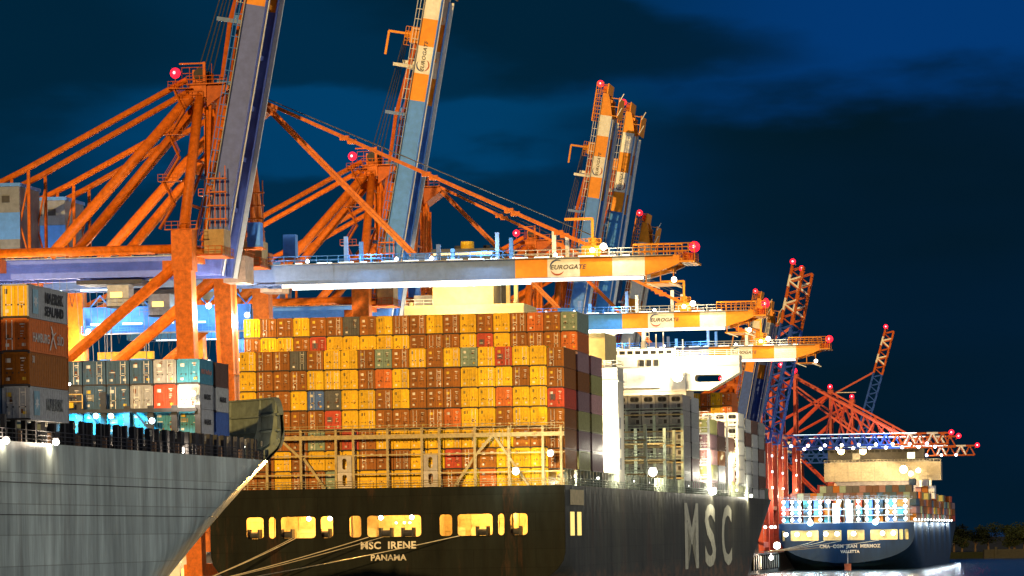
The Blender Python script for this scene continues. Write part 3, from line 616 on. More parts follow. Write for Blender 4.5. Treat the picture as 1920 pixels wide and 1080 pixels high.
# ------------------------------------------------------------------ the grey ship (left, near)
HGRY = mat('hull grey', (.52, .61, .57), .32, spec=.5, dirt=.6, rust=.5, scale=.13, streak=1, plates=2)
GIN = mat('bulwark green grey', (.20, .24, .20), .6, dirt=.35, rust=.2)
S1s = -420
def zt1(s):
    if s < -134: return 23.4
    u = min(1, (s + 134) / 12); return 23.4 + 7.3 * u * u * (3 - 2 * u)
S1 = thing('container_ship', 'near grey container ship at the left edge with flared bow before the black ship', 'container ship', W(0, S1s, 0))
S1['s0'] = float(S1s)
fn1 = hull_fn(S1s, -101.5, 20.3, 21.6, zt1, 6, 60, 24, 38, 92, 2.2, 1.35, zlow=5, clampz=2.0)
hull_mesh(S1s, -101.5, 21.6, fn1, HGRY, nz=30, zmin=-1, parent=S1, dk=DECK, deckz=23.3)
def strip_mesh():
    b = MB(); ss = [-136 + k * 1.1 for k in range(35)]           # inner skin of the bow bulwark with ribs
    for sd in (-1, 1):
        vs = []
        for s in ss:
            for z in (23.4, 25.2, 27, 28.8, zt1(s)):
                z = min(z, zt1(s)); sv = min(s, fn1[1](z)); vs.append((21.6 + sd * max(.02, fn1[2](sv, z) - .35), sv - S1s - .2, z))
        for i in range(len(ss) - 1):
            for k in range(4):
                a = i * 5 + k; b.add([vs[a], vs[a + 5], vs[a + 6], vs[a + 1]], [(0, 1, 2, 3)], GIN)
        for i in range(6, len(ss) - 3, 5):                    # upright stiffeners
            for k in range(4):
                if ss[i] < fn1[1](25) - .5: b.beam(Vector(vs[i * 5 + k]) - Vector((sd * (1.0 - .22 * k) / 2, 0, 0)), Vector(vs[i * 5 + k + 1]) - Vector((sd * (.78 - .22 * k) / 2, 0, 0)), .14, 1.0 - .22 * k, GIN, .14, .8 - .22 * k)
        for k in (1, 2, 3):
            for i in range(9, len(ss) - 1): b.beam(Vector(vs[i * 5 + k]) - Vector((sd * .15, 0, 0)), Vector(vs[i * 5 + 5 + k]) - Vector((sd * .15, 0, 0)), .3, .22, GIN) if (Vector(vs[i * 5 + k]) - Vector(vs[i * 5 + 5 + k])).length > .05 else None
        for i in range(9, len(ss) - 1):
            a, c = Vector(vs[i * 5 + 4]), Vector(vs[i * 5 + 9])
            if (a - c).length > .05: b.beam(a + Vector((sd * .15, 0, 0)), c + Vector((sd * .15, 0, 0)), .55, .18, GIN)
    return b
strip_mesh().build('bulwark', S1)
def L1(t, s, z): return (t, s - S1s, z)
b = MB(); zs = (20.0, 17.3)
for z in zs:                                           # weld seams along the plating
    pts = [(21.6 + fn1[2](s, z) + .012, s - S1s, z) for s in range(-260, -130, 6)]
    for p, q in zip(pts, pts[1:]): b.beam(p, q, .05, .07, DARK)
b.build('plate_seam', S1)
b = MB(); y0 = -150 - S1s + 28                         # bow breakwater fittings, ladder, white stair, winches
bx = 30.0
b.box(bx - 1.2, bx + 1.1, y0 - 12, y0 - 11.6, 24.2, 26.6, WHITE); b.build('winch_house', S1)
b = MB(); ly = y0 - 13
for x in (31.6, 33.6): b.box(x, x + .22, ly, ly + .3, 23.4, 29.0, YEL)
for z in (25, 26.2, 27.4, 28.6): b.box(31.6, 33.8, ly, ly + .2, z, z + .2, YEL)
b.build('yellow_ladder', S1)
b = MB(); b.stair((27.6, ly, 23.4), (31.0, ly, 26.4), WHITE, 1.4, .5); b.box(31, 34, ly - .6, ly - .3, 23.9, 24.2, WHITE)
for x in (31, 31.9, 32.8, 33.8): b.box(x, x + .2, ly - .6, ly - .4, 23.3, 26.3, WHITE)
for z in (24.6, 25.4, 26.1): b.box(31, 34, ly - .6, ly - .4, z, z + .22, WHITE)
b.build('white_stair', S1)
rn = random.Random(5)
for k in range(17):
    x = 20 + k * .8; b = MB(); b.tube((x, ly - 9, 23.3), (x, ly - 9, 24.6), .07, WHITE if k % 3 else STEEL, 5); b.build('stanchion', S1)
    if k % 5 == 1: b = MB(); b.box(x, x + 1.2, ly - 6, ly - 4, 23.3, 25.3, DARK); b.tube((x + .2, ly - 6.5, 24.2), (x + 1.4, ly - 6.5, 24.2), .55, DARK, 10); b.build('windlass', S1)
b = MB()                                               # starboard deck edge: hatch side pillars, lashing posts, vents
for k in range(46):
    s = -260 + k * 3.05; h = 21.6 + fn1[2](s, 23) - .4
    b.box(h - .9, h - .5, s - S1s, s - S1s + .55, 23.3, 25.7, DARK)
    if k % 2: b.box(h - 3.4, h - 2.6, s - S1s, s - S1s + 1.2, 23.3, 25.9, DARK)
    if k % 3 == 0: b.box(h - .8, h - .3, s - S1s + 1, s - S1s + 1.5, 23.3, 24.4, mat('lit post', (.6, .35, .2), .6))  # every third post: warm lamplight put into its colour
b.box(5, 37.2, -260 - S1s, -140 - S1s, 24.4, 25.0, DARK); b.build('hatch_coaming', S1)
b = MB()
for a in range(-260, -134, 12): b.rail(L1(21.6 + fn1[2](a, 23.3) - .15, a, 23.35), L1(21.6 + fn1[2](a + 12, 23.3) - .15, a + 12, 23.35), DARK, 1.1, 1.5, .035, 3)
b.build('deck_railing', S1)
NUM = mat('painted number', (.62, .58, .45), .6)
for k, (s, n) in enumerate(((-226, '27'), (-217, '25'), (-190, '23'), (-180, '21'), (-168, '19'), (-158, '17'), (-150, '15'), (-141, '13'))):
    o = put_text(S1, n, .8, NUM, L1(21.6 + fn1[2](s, 23) - .05, s, 25.1), FACE_STB, bold=.02)
G1 = 'containers on the grey ship'
def side_logo(o, kind, m, L=12.19):
    if kind == 'MS':
        put_text(o, 'MAERSK', 1.2, m, (CW / 2 + .03, L * .64, 1.82), FACE_STB, bold=.035, sx=1.25); put_text(o, 'SEALAND', 1.1, m, (CW / 2 + .03, L * .64, .72), FACE_STB, bold=.03, sx=1.2)
    elif kind == 'M': put_text(o, 'MAERSK', 1.3, m, (CW / 2 + .03, L * .62, 1.35), FACE_STB, bold=.04, sx=1.05)
    if kind in ('MS', 'M'):
        b = MB(); c = (L * .17, 1.4); s_ = .62; bl = mat('logo pale blue', (.30, .52, .62), .5)
        b.add([(CW / 2 + .02, c[0] - .85, c[1] - 1.0), (CW / 2 + .02, c[0] + .85, c[1] - 1.0), (CW / 2 + .02, c[0] + .85, c[1] + 1.0), (CW / 2 + .02, c[0] - .85, c[1] + 1.0)], [(0, 1, 2, 3)], bl)
        st = []
        for i in range(14):
            a = math.pi * 2 * i / 14 + math.pi / 2; r = .62 if i % 2 == 0 else .26; st.append((CW / 2 + .035, c[0] + r * math.cos(a) * 1.15, c[1] + r * math.sin(a)))
        b.add(st, [tuple(range(14))], mat('logo white', (.8, .8, .78), .5)); b.build('emblem', o)
    if kind == 'HS':
        wl = mat('hs letter', (.75, .68, .58), .5)
        put_text(o, 'HAMBURG', 1.05, wl, (CW / 2 + .03, 3.6, 1.2), FACE_STB, bold=.02, sx=1.0); put_text(o, 'SÜD', 1.05, wl, (CW / 2 + .03, 9.6, 1.2), FACE_STB, bold=.02, sx=1.0)
        b = MB(); x = CW / 2 + .045
        for (a, c, e, f) in ((6.3, .35, 7.3, 1.7), (7.3, 1.7, 6.7, 2.35), (6.9, 1.9, 8.2, .55), (7.2, 1.5, 8.2, 1.9)): b.add([(x, a - .16, c), (x, a + .16, c), (x, e + .16, f), (x, e - .16, f)], [(0, 1, 2, 3)], wl)
        b.build('emblem', o)
    if kind == 'PO': put_text(o, 'P&O Nedlloyd', .72, mat('po letter', (.75, .35, .28), .5), (CW / 2 + .03, L * .5, 1.35), FACE_STB, bold=.03)
    if kind == '31': put_text(o, '31', .8, mat('hs letter', (.75, .68, .58), .5), (CW / 2 + .03, 1.2, 2.15), FACE_STB, bold=.02)
s1 = sY(336.5); tb = 41.35; z0 = 25.25; TP1 = 2.85
cols = [('YRDU', ('MS', 'HS', '31', 'M')), ('ORDS', None), ('DBDS', None)]
side = 'VOOV'
CM['C'] = CM['O']
nm = ['topmost', 'second from the top', 'third from the top', 'lowest']
for ci in range(3):
    for r in range(4):
        ch = 'VBBV'[r] if ci == 0 else cols[ci][0][r]
        if ci == 0 and r == 1: ch = 'O'
        lab = ['grey container lettered in dark capitals beside a star', 'orange container with white shipping line lettering', 'plain brown container marked 31', 'dirty grey container with faint star and lettering'][r] if ci == 0 else '%s container, %s, %s' % (cname(ch), nm[r], ('one column in from the lettered stack', 'two columns in from the lettered stack')[ci - 1])
        o = container(tb - 2.5 * ci, s1, z0 + TP1 * (3 - r), ch, lab + (', in the nearest stack' if ci == 0 else ''), G1, hs=TP1 / 2.78)
        if ci == 0:
            side_logo(o, cols[0][1][r], MARKD if r == 0 else mat('faded letter', (.20, .21, .20), .6))
            if r == 0:
                for c in o.children:
                    if c.name.startswith('door'): c.data = door_mesh('Y', -1 if min(v.co.x for v in c.data.vertices) < -.5 else 1, 0)  # yellow doors on the top grey container: warm light put into colour
b = MB(); b.box(1.5, 41.5, -312 - S1s, -298 - S1s, 23.3, 43.0, CREAM); b.box(-.5, 44.5, -310 - S1s, -300 - S1s, 43.0, 46.6, CREAM); b.box(10, 32, -311.5 - S1s, -311 - S1s, 46.6, 47.0, WHITE); b.build('accommodation_block', S1)  # out-of-view house, placed and sized to shade the nearest stack
s2 = sY(416); t0 = 36.55; TP2 = 2.62
blk = ['SSSSQT', 'KSSQRH', 'TTTTTT']
for r in range(3):
    for ci in range(7):
        if r > 0 and ci < 1: continue
        ch = ('S' + blk[r])[ci]; t = t0 - 2.52 * (6 - ci)
        lab = '%s container, %s from left in %s tier of forward stack, grey ship' % (cname(ch), ORD[ci + 1], ('top', 'middle', 'bottom')[r])
        o = container(t, s2, 26.0 + TP2 * (2 - r), ch, lab, G1, L=6.06, hs=TP2 / 2.78)
        if ci == 6:
            if r: ch2 = 'V'
            if r == 0: side_logo(o, 'PO', None, 6.06)
            else: o.data = cont_mesh('V', 6.06, False); put_text(o, 'MAERSK', .8, MARKD, (CW / 2 + .03, 3.3, 1.35), FACE_STB, bold=.03); o['label'] = 'pale grey 20 foot container with dark lettering, %s under the teal corner container' % ('directly', 'second')[r - 1]
for r, ch in enumerate('DHU'):
    o = container(t0 + .1, s2 + 6.7, 25.9 + TP2 * (2 - r), ch, ['dark brown 20 foot container at the forward corner of the grey ship', 'white 20 foot container with dark lettering beside the bow bulwark', 'blue 20 foot container at the foot of the forward corner stack'][r], G1, L=6.06, hs=TP2 / 2.78)
    if r == 1: put_text(o, 'MAERSK', .8, MARKD, (CW / 2 + .03, 3.3, 1.35), FACE_STB, bold=.03)
b = MB(); ys = s2 - 1.1 - S1s                            # lashing bridge in front of the forward stack
for k in range(8): x = t0 - 16.4 + k * 2.52; b.box(x - .3, x + .3, ys - .2, ys + .2, 23.3, 29 if k > 3 else 30.5, DARK)
b.box(t0 - 16.6, t0 + 1.2, ys - .5, ys + .3, 28.3, 28.7, DARK); b.box(t0 - 16.6, t0 + 1.2, ys - .5, ys + .3, 25.4, 25.7, DARK)
for k in (0, 2, 4): b.beam((t0 - 15.6 + k * 2.52, ys - .2, 28.4), (t0 - 13.4 + k * 2.52, ys - .2, 25.8), .2, .2, DARK)
b.build('lashing_bridge', S1)
b = MB(); b.rail((t0 - 16, ys - .4, 28.8), (t0 - 11, ys - .4, 28.8), mat('sodium rail', (.8, .5, .15), .5), 1.5, 1.3, .06, 2); b.box(t0 - 13.4, t0 - 12, ys - .3, ys - .1, 28.9, 29.5, YEL); b.build('work_platform', S1)  # yellow sodium light put into the rail colour
LWm = (1, .80, .58)
for px, py, Y, r in ((12, 826, 324.5, .2), (105, 829, 338.5, .2), (340, 844, 391.5, .24)): lamp_at(S1, 'deck_lamp', px, py, Y, r * 1.5, E_WH, 700, LWm, (0, -.6, 0))
for px, py, Y, r, P in ((180, 780, 408, .3, 6000), (208, 780, 408, .3, 6000), (285, 789, 408, .32, 9000)): lamp_at(S1, 'cool_work_lamp', px, py, Y, r, E_CY, 0)
for x in (24.6, 26.3, 30.3): lamp('cool_work_light', S1, (x, ys - 1.7, 28.1), 2600, (.10, .66, 1), .15, spot=((0, .9, -.75), 105))
for px, py, Y, r, P in ((362, 738, 408, .3, 1800), (306, 838, 405, .14, 600), (457, 838, 440, .16, 250), (429, 850, 425, .12, 100), (432, 843, 425, .1, 0), (377, 852, 413, .15, 500), (225, 842, 388, .12, 500), (262, 845, 392, .12, 500), (203, 838, 380, .1, 500), (130, 720, 352, .15, 120)): lamp_at(S1, 'deck_lamp', px, py, Y, r, E_WH, P, (1, .8, .6), (0, -1.1, 0))
lamp('foredeck_light', S1, (33, y0 - 16, 27.2), 500, (.95, .95, .8), .3)
lamp('mast_light', S1, (26, ys - 3.0, 31.5), 300, (1, .95, .85), .3)
lamp('mast_light', S1, (35.4, ys - 1.9, 29.8), 420, (1, .9, .7), .3)
b = MB(); b.tube((25, -125 - S1s, 23.4), (25, -125 - S1s, 34), .25, CREAM, 8, .15); b.beam((23, -125 - S1s, 33.4), (27.5, -125 - S1s, 33.4), .5, .3, CREAM); b.ball((24.5, -125 - S1s, 34.4), .5, CREAM); b.tube((25, -125 - S1s, 34), (25, -125 - S1s, 37), .06, STEEL, 5); b.build('foremast', S1)
# ------------------------------------------------------------------ the blue ship (far)
HBLU = mat('hull navy', (.010, .034, .080), .5, spec=.1, dirt=.4, scale=.1, streak=1)
S3s = 920
S3 = thing('container_ship', 'far dark blue container ship with rows of bright white lamps across its stern', 'container ship', W(0, S3s, 0)); S3['s0'] = float(S3s)
fn3 = hull_fn(S3s, S3s + 398, 25.2, 26.0, 17.6, 2.6, 90, 12, 60, 120, 2.5, 1.7, rc=11)
hull_mesh(S3s, S3s + 398, 26.0, fn3, HBLU, parent=S3, dk=DECK, deckz=17.5)
def p3(px): return (px - 1460) / 5.02 + 1.2
H3 = [rrect(a, c, 11.2, 15.0, .3) for a, c in ((p3(1462), p3(1469)), (p3(1480), p3(1532)), (p3(1541), p3(1575)), (p3(1586), p3(1618)), (p3(1629), p3(1680)), (p3(1683), p3(1690)), (p3(1693), p3(1700)))]
transom(S3, fn3, 26.0, 17.6, 2.7, H3, HBLU)
b = MB(); b.box(1.6, 50.6, 5, 5.2, 10.5, 16, ROOM); b.box(1.6, 50.6, .1, 5, 10.3, 10.5, DECK); b.box(1.6, 50.6, .1, 5, 15.8, 16, ROOM); b.build('mooring_deck', S3)
for px in (1471, 1492, 1515, 1546, 1567, 1598, 1652, 1672): fixture(S3, p3(px), -.5, 13.6, .85, E_WH, 'stern_lamp')
for x in (6, 15, 26, 35, 44): lamp('stern_light', S3, (x, 2.2, 14.5), 450, (.92, 1, .75), .4)
for px in (1517, 1639): fixture(S3, p3(px), -.6, 17.8, 1.1, E_CY, 'stern_lamp'); lamp('stern_light', S3, (p3(px), -5, 18.2), 2600, (.6, .85, 1), .4)
put_text(S3, 'CMA  CGM  JEAN  MERMOZ', 1.75, LETT, (27.2, -.31, 8.9), FACE_AFT, bold=.035, sx=1.0)
put_text(S3, 'VALLETTA', 1.45, LETT, (27.2, -.31, 6.9), FACE_AFT, bold=.035)
b = MB(); b.box(25.2, 27.6, -2.5, 1, -1, 2.4, mat('rudder red', (.5, .16, .10), .6)); b.tube((26.4, -.6, 2), (26.4, -.6, 7), .1, WHITE, 5); b.build('rudder', S3)
b = MB()
lx = [1467, 1483, 1497, 1516, 1536, 1551, 1571, 1588, 1607, 1623, 1643, 1661, 1675, 1695]
for k, z in enumerate((17.6, 20.2, 22.6, 26.2)): b.box(1.4, 50.6, .6, 2, z, z + .3, STEEL)
for px in lx: b.box(p3(px) - .25, p3(px) + .25, .8, 1.6, 17.6, 27.4, STEEL)
b.rail((1.4, .6, 26.5), (50.6, .6, 26.5), STEEL, 1.2, 2.6, .07, 2); b.build('lashing_bridge', S3)
b = MB()
for x in (22.2, 27.2): b.box(x - 1.3, x + 1.3, .2, .6, 17.6, 25, mat('panel paint', (.5, .5, .5), .6))
b.build('lashing_panel', S3)
for px in lx:
    if 1545 < px < 1600:
        if px in (1551, 1588, 1571): fixture(S3, p3(px), .3, 25.7, .8, E_WH, 'bridge_lamp')
        continue
    for z in (18.9, 21.5, 23.6, 25.7): fixture(S3, p3(px), .3, z, .62, E_WH if (px + int(z)) % 3 else E_CY, 'bridge_lamp')
for x in (6, 15, 24, 35, 44): lamp('bridge_light', S3, (x, -3.5, 23), 8000, (.45, .75, 1), .6)
for k in range(14): fixture(S3, 50.9, 12 + k * 22, 18.6, .5, E_WH, 'bridge_lamp'); (lamp('bridge_light', S3, (55, 12 + k * 22, 17), 2400, (.75, .9, 1), .4) if k % 2 == 0 else None)
G3 = 'containers on the blue ship'
FAR = MB()
def far_cont(t, s, z, col, L=12.19):
    o = W(0, 0, 0); m = CM[col]; q = [W(t + a, s + c, z) for a, c in ((-1.2, 0), (1.2, 0), (1.2, L), (-1.2, L))]
    vs = [p for p in q] + [p + Vector((0, 0, 2.66)) for p in q]
    FAR.add(vs, [(0, 3, 2, 1), (4, 5, 6, 7), (0, 1, 5, 4), (1, 2, 6, 5), (2, 3, 7, 6), (3, 0, 4, 7)], m)
    for k in range(5):
        p = W(t - .95 + k * .47, s - .03, z + .1); FAR.beam(p, p + Vector((0, 0, 2.4)), .05, .05, m)
    for z_ in (.02, 2.6): FAR.beam(W(t - 1.2, s - .03, z + z_), W(t + 1.2, s - .03, z + z_), .1, .08, GAP)
cc = 'BMSGDBEBODRBMYBGOBED'
for r in range(2):
    for ci in range(19):
        if r == 1 and (ci < 4 or ci > 17): continue
        far_cont(50.1 - 2.5 * (18 - ci), S3s + (16 if r == 0 else 30), 26.4 + 2.75 * r, 'DSKGDMKSDBKDGSMK'[(ci * 3 + r * 7) % 16])
for ci in range(12):
    for r in range(3): far_cont(46.1 - 3.9 * (11 - ci), S3s + 2.6, 17.9 + 2.8 * r, 'TUSBTRUSTBUS'[(ci + r * 5) % 12])
for j in range(11):
    for r in range(3 + (j % 2)): far_cont(49.9, S3s + 16 + j * 29, 18.2 + 2.8 * r, cc[(j * 5 + r) % 20]); far_cont(49.9, S3s + 29.5 + j * 29, 18.2 + 2.8 * r, cc[(j * 3 + r) % 20])
for (t, z, ch) in ((9, 31.5, 'O'), (9, 28.7, 'U'), (4.5, 31, 'R'), (42, 33, 'S'), (50, 30, 'H'), (50, 27.2, 'H'), (47.3, 32.6, 'V'), (47.3, 29.8, 'B'), (47.3, 27, 'V'), (44.6, 29.6, 'P'), (44.6, 26.8, 'O')):
    far_cont(t, S3s + 150, z, ch)
tag(FAR.build('distant_containers'), 'rows of small coloured containers stacked on the far dark blue ship', 'containers', None, 'stuff')
b = MB(); b.box(1.5, 51, 210, 222, 35.6, 43.6, mat('far deckhouse paint', (.42, .38, .32), .6, dirt=.3)); b.box(3, 44, 212, 221, 43.6, 49.2, DARK); b.box(2.5, 45, 211.5, 222, 49.2, 49.8, DARK); b.box(4, 46, 209, 210, 43.6, 43.9, STEEL)
for x in (13.5, 36.8): b.box(x, x + 3.2, 211.8, 211.95, 45, 47.6, E_WINW if x > 30 else STEEL)
b.rail((1.5, 209.9, 43.6), (51, 209.9, 43.6), WHITE, 1.1, 1.5); [b.box(4 + 2.4 * k, 5.8 + 2.4 * k, 211.8, 211.95, 47.9, 48.8, BLACKM) for k in range(16)]; [b.box(6 + 5.6 * k, 6.15 + 5.6 * k, 209.85, 209.98, 35.7, 43.5, STEEL) for k in range(8)]; b.box(1.5, 51, 209.85, 209.98, 39.3, 39.42, STEEL); b.build('wheelhouse', S3)
b = MB(); b.box(6, 44, 211, 222, 17.6, 35.6, mat('dim house paint', (.20, .20, .26), .6)); b.box(42, 47, 208, 212, 28, 35.6, WHITE); b.build('accommodation_block', S3)
lamp_at(S3, 'floodlight', 1694, 880, 1660, 1.7, E_SUN, 80000, (1, .72, .35), (0, -6, -2)); lamp_at(S3, 'floodlight', 1722, 882, 1660, 1.1, E_SUN, 0)
lamp_at(S3, 'floodlight', 1708, 888, 1660, 1.1, E_SUN, 0)
lamp_at(S3, 'floodlight', 1577, 846, 1660, 1.5, E_SUN, 30000, (1, .65, .25), (0, -6, -3)); lamp_at(S3, 'floodlight', 1618, 846, 1660, 1.5, E_SUN, 30000, (1, .65, .25), (0, -6, -3))
for i, (x, sB) in enumerate(((14, -42), (18, -46), (24, -52), (38, -60))):
    line('mooring_rope', (x, S3s - .4, 11), (-1.2, S3s + sB, 7.6), .6, .09, 'pale rope from the blue ship stern to the quay, %s from the quay side' % ORD[i + 1], MOOR, 'mooring ropes of the blue ship')
b = MB()
# ------------------------------------------------------------------ gantry cranes
BOOM_H = 3.0
def logo(parent, side_y, x, z, ang, sc=1.0, m=None):
    m = m or mat('logo grey', (.07, .07, .08), .6)
    o = put_text(parent, 'EUROGATE', .95 * sc, m, (x + .45, side_y - .02, z), FACE_AFT, bold=.02, sx=1.08, shear=.25)
    b = MB(); c = (x - 1.15, z)
    for a0, a1, mm in ((60, 190, mat('logo blue arc', (.05, .09, .25), .6)), (200, 330, mat('logo red arc', (.55, .10, .04), .6))):
        n = 12; vs = []
        for i in range(n + 1):
            a = R(a0 + (a1 - a0) * i / n); w = .26 * math.sin(math.pi * (i + .6) / (n + 1.2))
            for rr in (1.12 + w / 2, 1.12 - w / 2): vs.append((c[0] + rr * math.cos(a), side_y - .015, c[1] + rr * math.sin(a)))
        b.add(vs, [(2 * i, 2 * i + 1, 2 * i + 3, 2 * i + 2) for i in range(n)], mm)
    b.build('emblem', parent)
def gantry(s, label, up=None, gcol=BLUE, frame=ORANGE, boomL=65.5, zp=50.3, apex=77.0, detail=2, lights=1, hingez=47.3, ztop=None, striped=True, cool=True, hw=13.2):
    ws = thing('gantry_crane', label, 'crane', W(-3.5, s, 7), group='gantry cranes along the quay')
    WX, LX = 0.0, -30.5
    # bogies, sill beams, legs
    for x in (WX, LX):
        b = MB(); b.box(x - .75, x + .75, -hw, hw, 2.6, 4.4, frame); b.build('sill_beam', ws)
        for y in (-hw + 1, hw - 1):
            b = MB(); b.box(x - .6, x + .6, y - 4, y + 4, 1.5, 2.4, frame); b.box(x - .5, x + .5, y - 1, y + 1, 2.3, 2.6, DARK)
            for k in (-3.2, -1.1, 1.1, 3.2): b.tube((x - .3, y + k, .5), (x + .3, y + k, .5), .45, DARK, 10); b.box(x - .7, x + .7, y + k - .8, y + k + .8, .7, 1.5, frame)
            b.build('bogie', ws)
    for x in (WX, LX):
        for sg in (-1, 1):
            y = sg * hw; b = MB(); b.beam((x, y, 4.3), (x, y - .0, zp - 2), 3.0, 2.4, frame, 2.7, 2.2) if False else None
            lean = 1.2
            vs = []
            for z, hx, hy, dx in ((2.7, 1.15, 1.35, lean), (zp - 3, 1.3, 1.5, 0)):
                vs += [(x + dx - hx, y - hy, z), (x + dx + hx, y - hy, z), (x + dx + hx, y + hy, z), (x + dx - hx, y + hy, z)]
            b.add(vs, [(0, 3, 2, 1), (4, 5, 6, 7), (0, 1, 5, 4), (1, 2, 6, 5), (2, 3, 7, 6), (3, 0, 4, 7)], frame)
            if x == WX: b.box(x - 1.55, x + 1.55, y - 1.6, y + 1.6, zp - 3.01, zp + 3.1, frame)
            else: b.box(x - 1.3, x + 1.3, y - 1.5, y + 1.5, zp - 3.01, zp + 1, frame)
            for zz in (9, 17, 25, 33): b.box(x - 1.5 + lean * (1 - zz / zp), x + 1.5 + lean * (1 - zz / zp), y - 1.62, y + 1.62, zz, zz + .12, frame)
            b.build('leg', ws)
    for sg in (-1, 1):
        y = sg * hw
        b = MB(); b.tube((LX, y, zp + .3), (WX - 1.5, y, zp + .3), .68, frame, 12); b.build('portal_tube', ws, True)
        b = MB(); b.tube((LX + 1, y, 25.5), (WX - 1.3, y, zp - 2.2), .82, frame, 12); b.box(WX - 3.2, WX - 1.2, y - .5, y + .5, zp - 3.4, zp - 1.4, frame); b.build('diagonal_brace', ws, False)
        b = MB(); b.tube((LX, y, 25), (WX, y, 12), .5, frame, 8); b.build('diagonal_brace', ws, True)
    for bb in ((WX - 1.0, WX + 1.0, -hw + 1.6, hw - 1.6, zp - 1.4, zp + .9), (LX - 1, LX + 1, -hw + 1.5, hw - 1.5, zp - 2, zp), (LX - .6, LX + .6, -hw, hw, 24, 26)): b = MB(); b.box(*bb, frame); b.build('cross_beam', ws)
    # mast and A frame
    ay = 3.0; az = apex
    for sg in (-1, 1):
        b = MB(); b.tube((WX, sg * hw, zp + 3), (WX + .3, sg * ay, az - 2.5), .82, frame, 12, .72); b.build('mast_post', ws, True)
        b = MB(); b.tube((WX - 1.0, sg * (ay + .6), az - 3), (WX - 22.5, sg * 5.2, hingez + BOOM_H + .3), .80, frame, 12); b.build('back_leg', ws, True)
        b = MB(); b.tube((WX - 1.5, sg * (ay + .8), az - .6), (WX - 26.5, sg * 4.6, az - 13.4), .46, frame, 8); b.tube((WX - 26.5, sg * 4.6, az - 13.4), (WX - 55, sg * 4.2, hingez + BOOM_H + .3), .46, frame, 8)
        b.tube((WX - 25.8, sg * 4.6, hingez + BOOM_H), (WX - 25.8, sg * 4.6, az - 13.2), .26, frame, 6); b.tube((WX - 28.4, sg * 4.6, hingez + BOOM_H), (WX - 28.4, sg * 4.6, az - 14.3), .26, frame, 6)
        b.tube((WX - 28.4, sg * 4.6, hingez + BOOM_H), (WX - 25.8, sg * 4.6, az - 15), .16, frame, 5); b.tube((WX - 25.8, sg * 4.6, hingez + BOOM_H), (WX - 28.4, sg * 4.6, az - 17), .16, frame, 5); b.build('back_stay', ws)
    b = MB()                                                     # inner rods and knees between mast posts
    for x, y0, y1, z1 in ((.9, -3.2, -2.2, az - 5), (1.2, 1.5, 1.2, az - 4), (2.0, -1.5, -1.0, az - 6), (-.4, 3.2, 2.4, az - 4), (1.6, -5.2, -2.6, az - 3)):
        b.tube((x - .2, y0, zp + 1), (x + .2, y1, z1), .24, frame, 6)
    for k in range(3): z = zp + 7 + k * 7; yy = hw - (hw - ay) * (z - zp - 3) / (az - zp - 5.5); b.tube((.1, -yy, z), (.1, yy, z), .22, frame, 6)
    b.tube((.1, -hw + 1.5, zp + 6), (.1, 0, zp + 14), .22, frame, 6); b.tube((.1, hw - 1.5, zp + 6), (.1, 0, zp + 14), .22, frame, 6)
    b.build('mast_bracing', ws)
    b = MB(); b.box(-1.2, 1.4, -3.8, 3.8, az - 3.2, az - 1.4, frame); b.box(-1.5, 1.6, -4.2, 4.2, az - 1.4, az - 1.2, frame)
    for y in (-2.4, 0, 2.4):
        b.box(-.9, 1.1, y - .28, y + .28, az - 1.2, az + 1.0, frame); b.tube((.2, y - .4, az + .3), (.2, y + .4, az + .3), .95, DARK, 14)
    b.add([(1.4, -3.4, az - 1.4), (4.6, -3.4, az - 1.2), (4.6, -3.4, az - 2.3), (1.4, -3.4, az - 4.6), (1.4, 3.4, az - 1.4), (4.6, 3.4, az - 1.2), (4.6, 3.4, az - 2.3), (1.4, 3.4, az - 4.6)],
          [(0, 1, 2, 3), (7, 6, 5, 4), (0, 4, 5, 1), (1, 5, 6, 2), (2, 6, 7, 3), (3, 7, 4, 0)], ORDARK if frame is ORANGE else frame)
    b.tube((4.4, -3.8, az - 1.9), (4.4, 3.8, az - 1.9), .5, frame, 10)
    for x in (-3.2, -1.2): b.rail((x, -4.4, az - 3.4), (x, 4.4, az - 3.4), frame, 1.1, 1.4, .05)
    b.rail((-3.2, -4.4, az - 3.4), (1, -4.4, az - 3.4), frame, 1.1, .8, .05); b.box(-3.3, -1, -4.5, 4.5, az - 3.6, az - 3.45, frame)
    b.rail((-1.5, -4.2, az - 1.2), (4.6, -4.2, az - 1.2), frame, 1.1, .9, .05); b.box(-1, 4.6, -4.25, -3.6, az - 1.35, az - 1.2, frame)
    b.beam((-2.8, -3, az + 1.9), (.9, -3, az + 1.9), .22, .22, frame); b.box(.8, 1.2, -3.2, -2.8, az - 1, az + 2.1, frame); b.rail((-2.6, -2.4, az - 1.2), (1, -2.4, az - 1.2), frame, 2.6, 1.1, .05, 3)
    b.tube((2.2, -3.4, az - 1), (2.2, -3.4, az + 1.8), .05, frame, 4); b.build('apex_head', ws)
    # machinery house, back girder
    b = MB(); hb = 4.3; b.box(LX - 9, LX + 3.5, -5.5, 5.5, hingez + BOOM_H + .6, hingez + BOOM_H + 6.6 + hb, mat('machinery house grey', (.20, .22, .26), .6, dirt=.3)); b.box(LX - 9.2, LX + 3.7, -5.7, 5.7, hingez + BOOM_H + 6.6 + hb, hingez + BOOM_H + 7.1 + hb, LBLUE)
    b.box(LX - 9.03, LX + 3.53, -5.53, -5.4, hingez + BOOM_H + 3.0, hingez + BOOM_H + 7.0, LBLUE)
    for k in range(5): b.box(LX - 8 + k * 2.2, LX - 6.8 + k * 2.2, -5.6, -5.45, hingez + BOOM_H + 8.5, hingez + BOOM_H + 9.5, DARK)
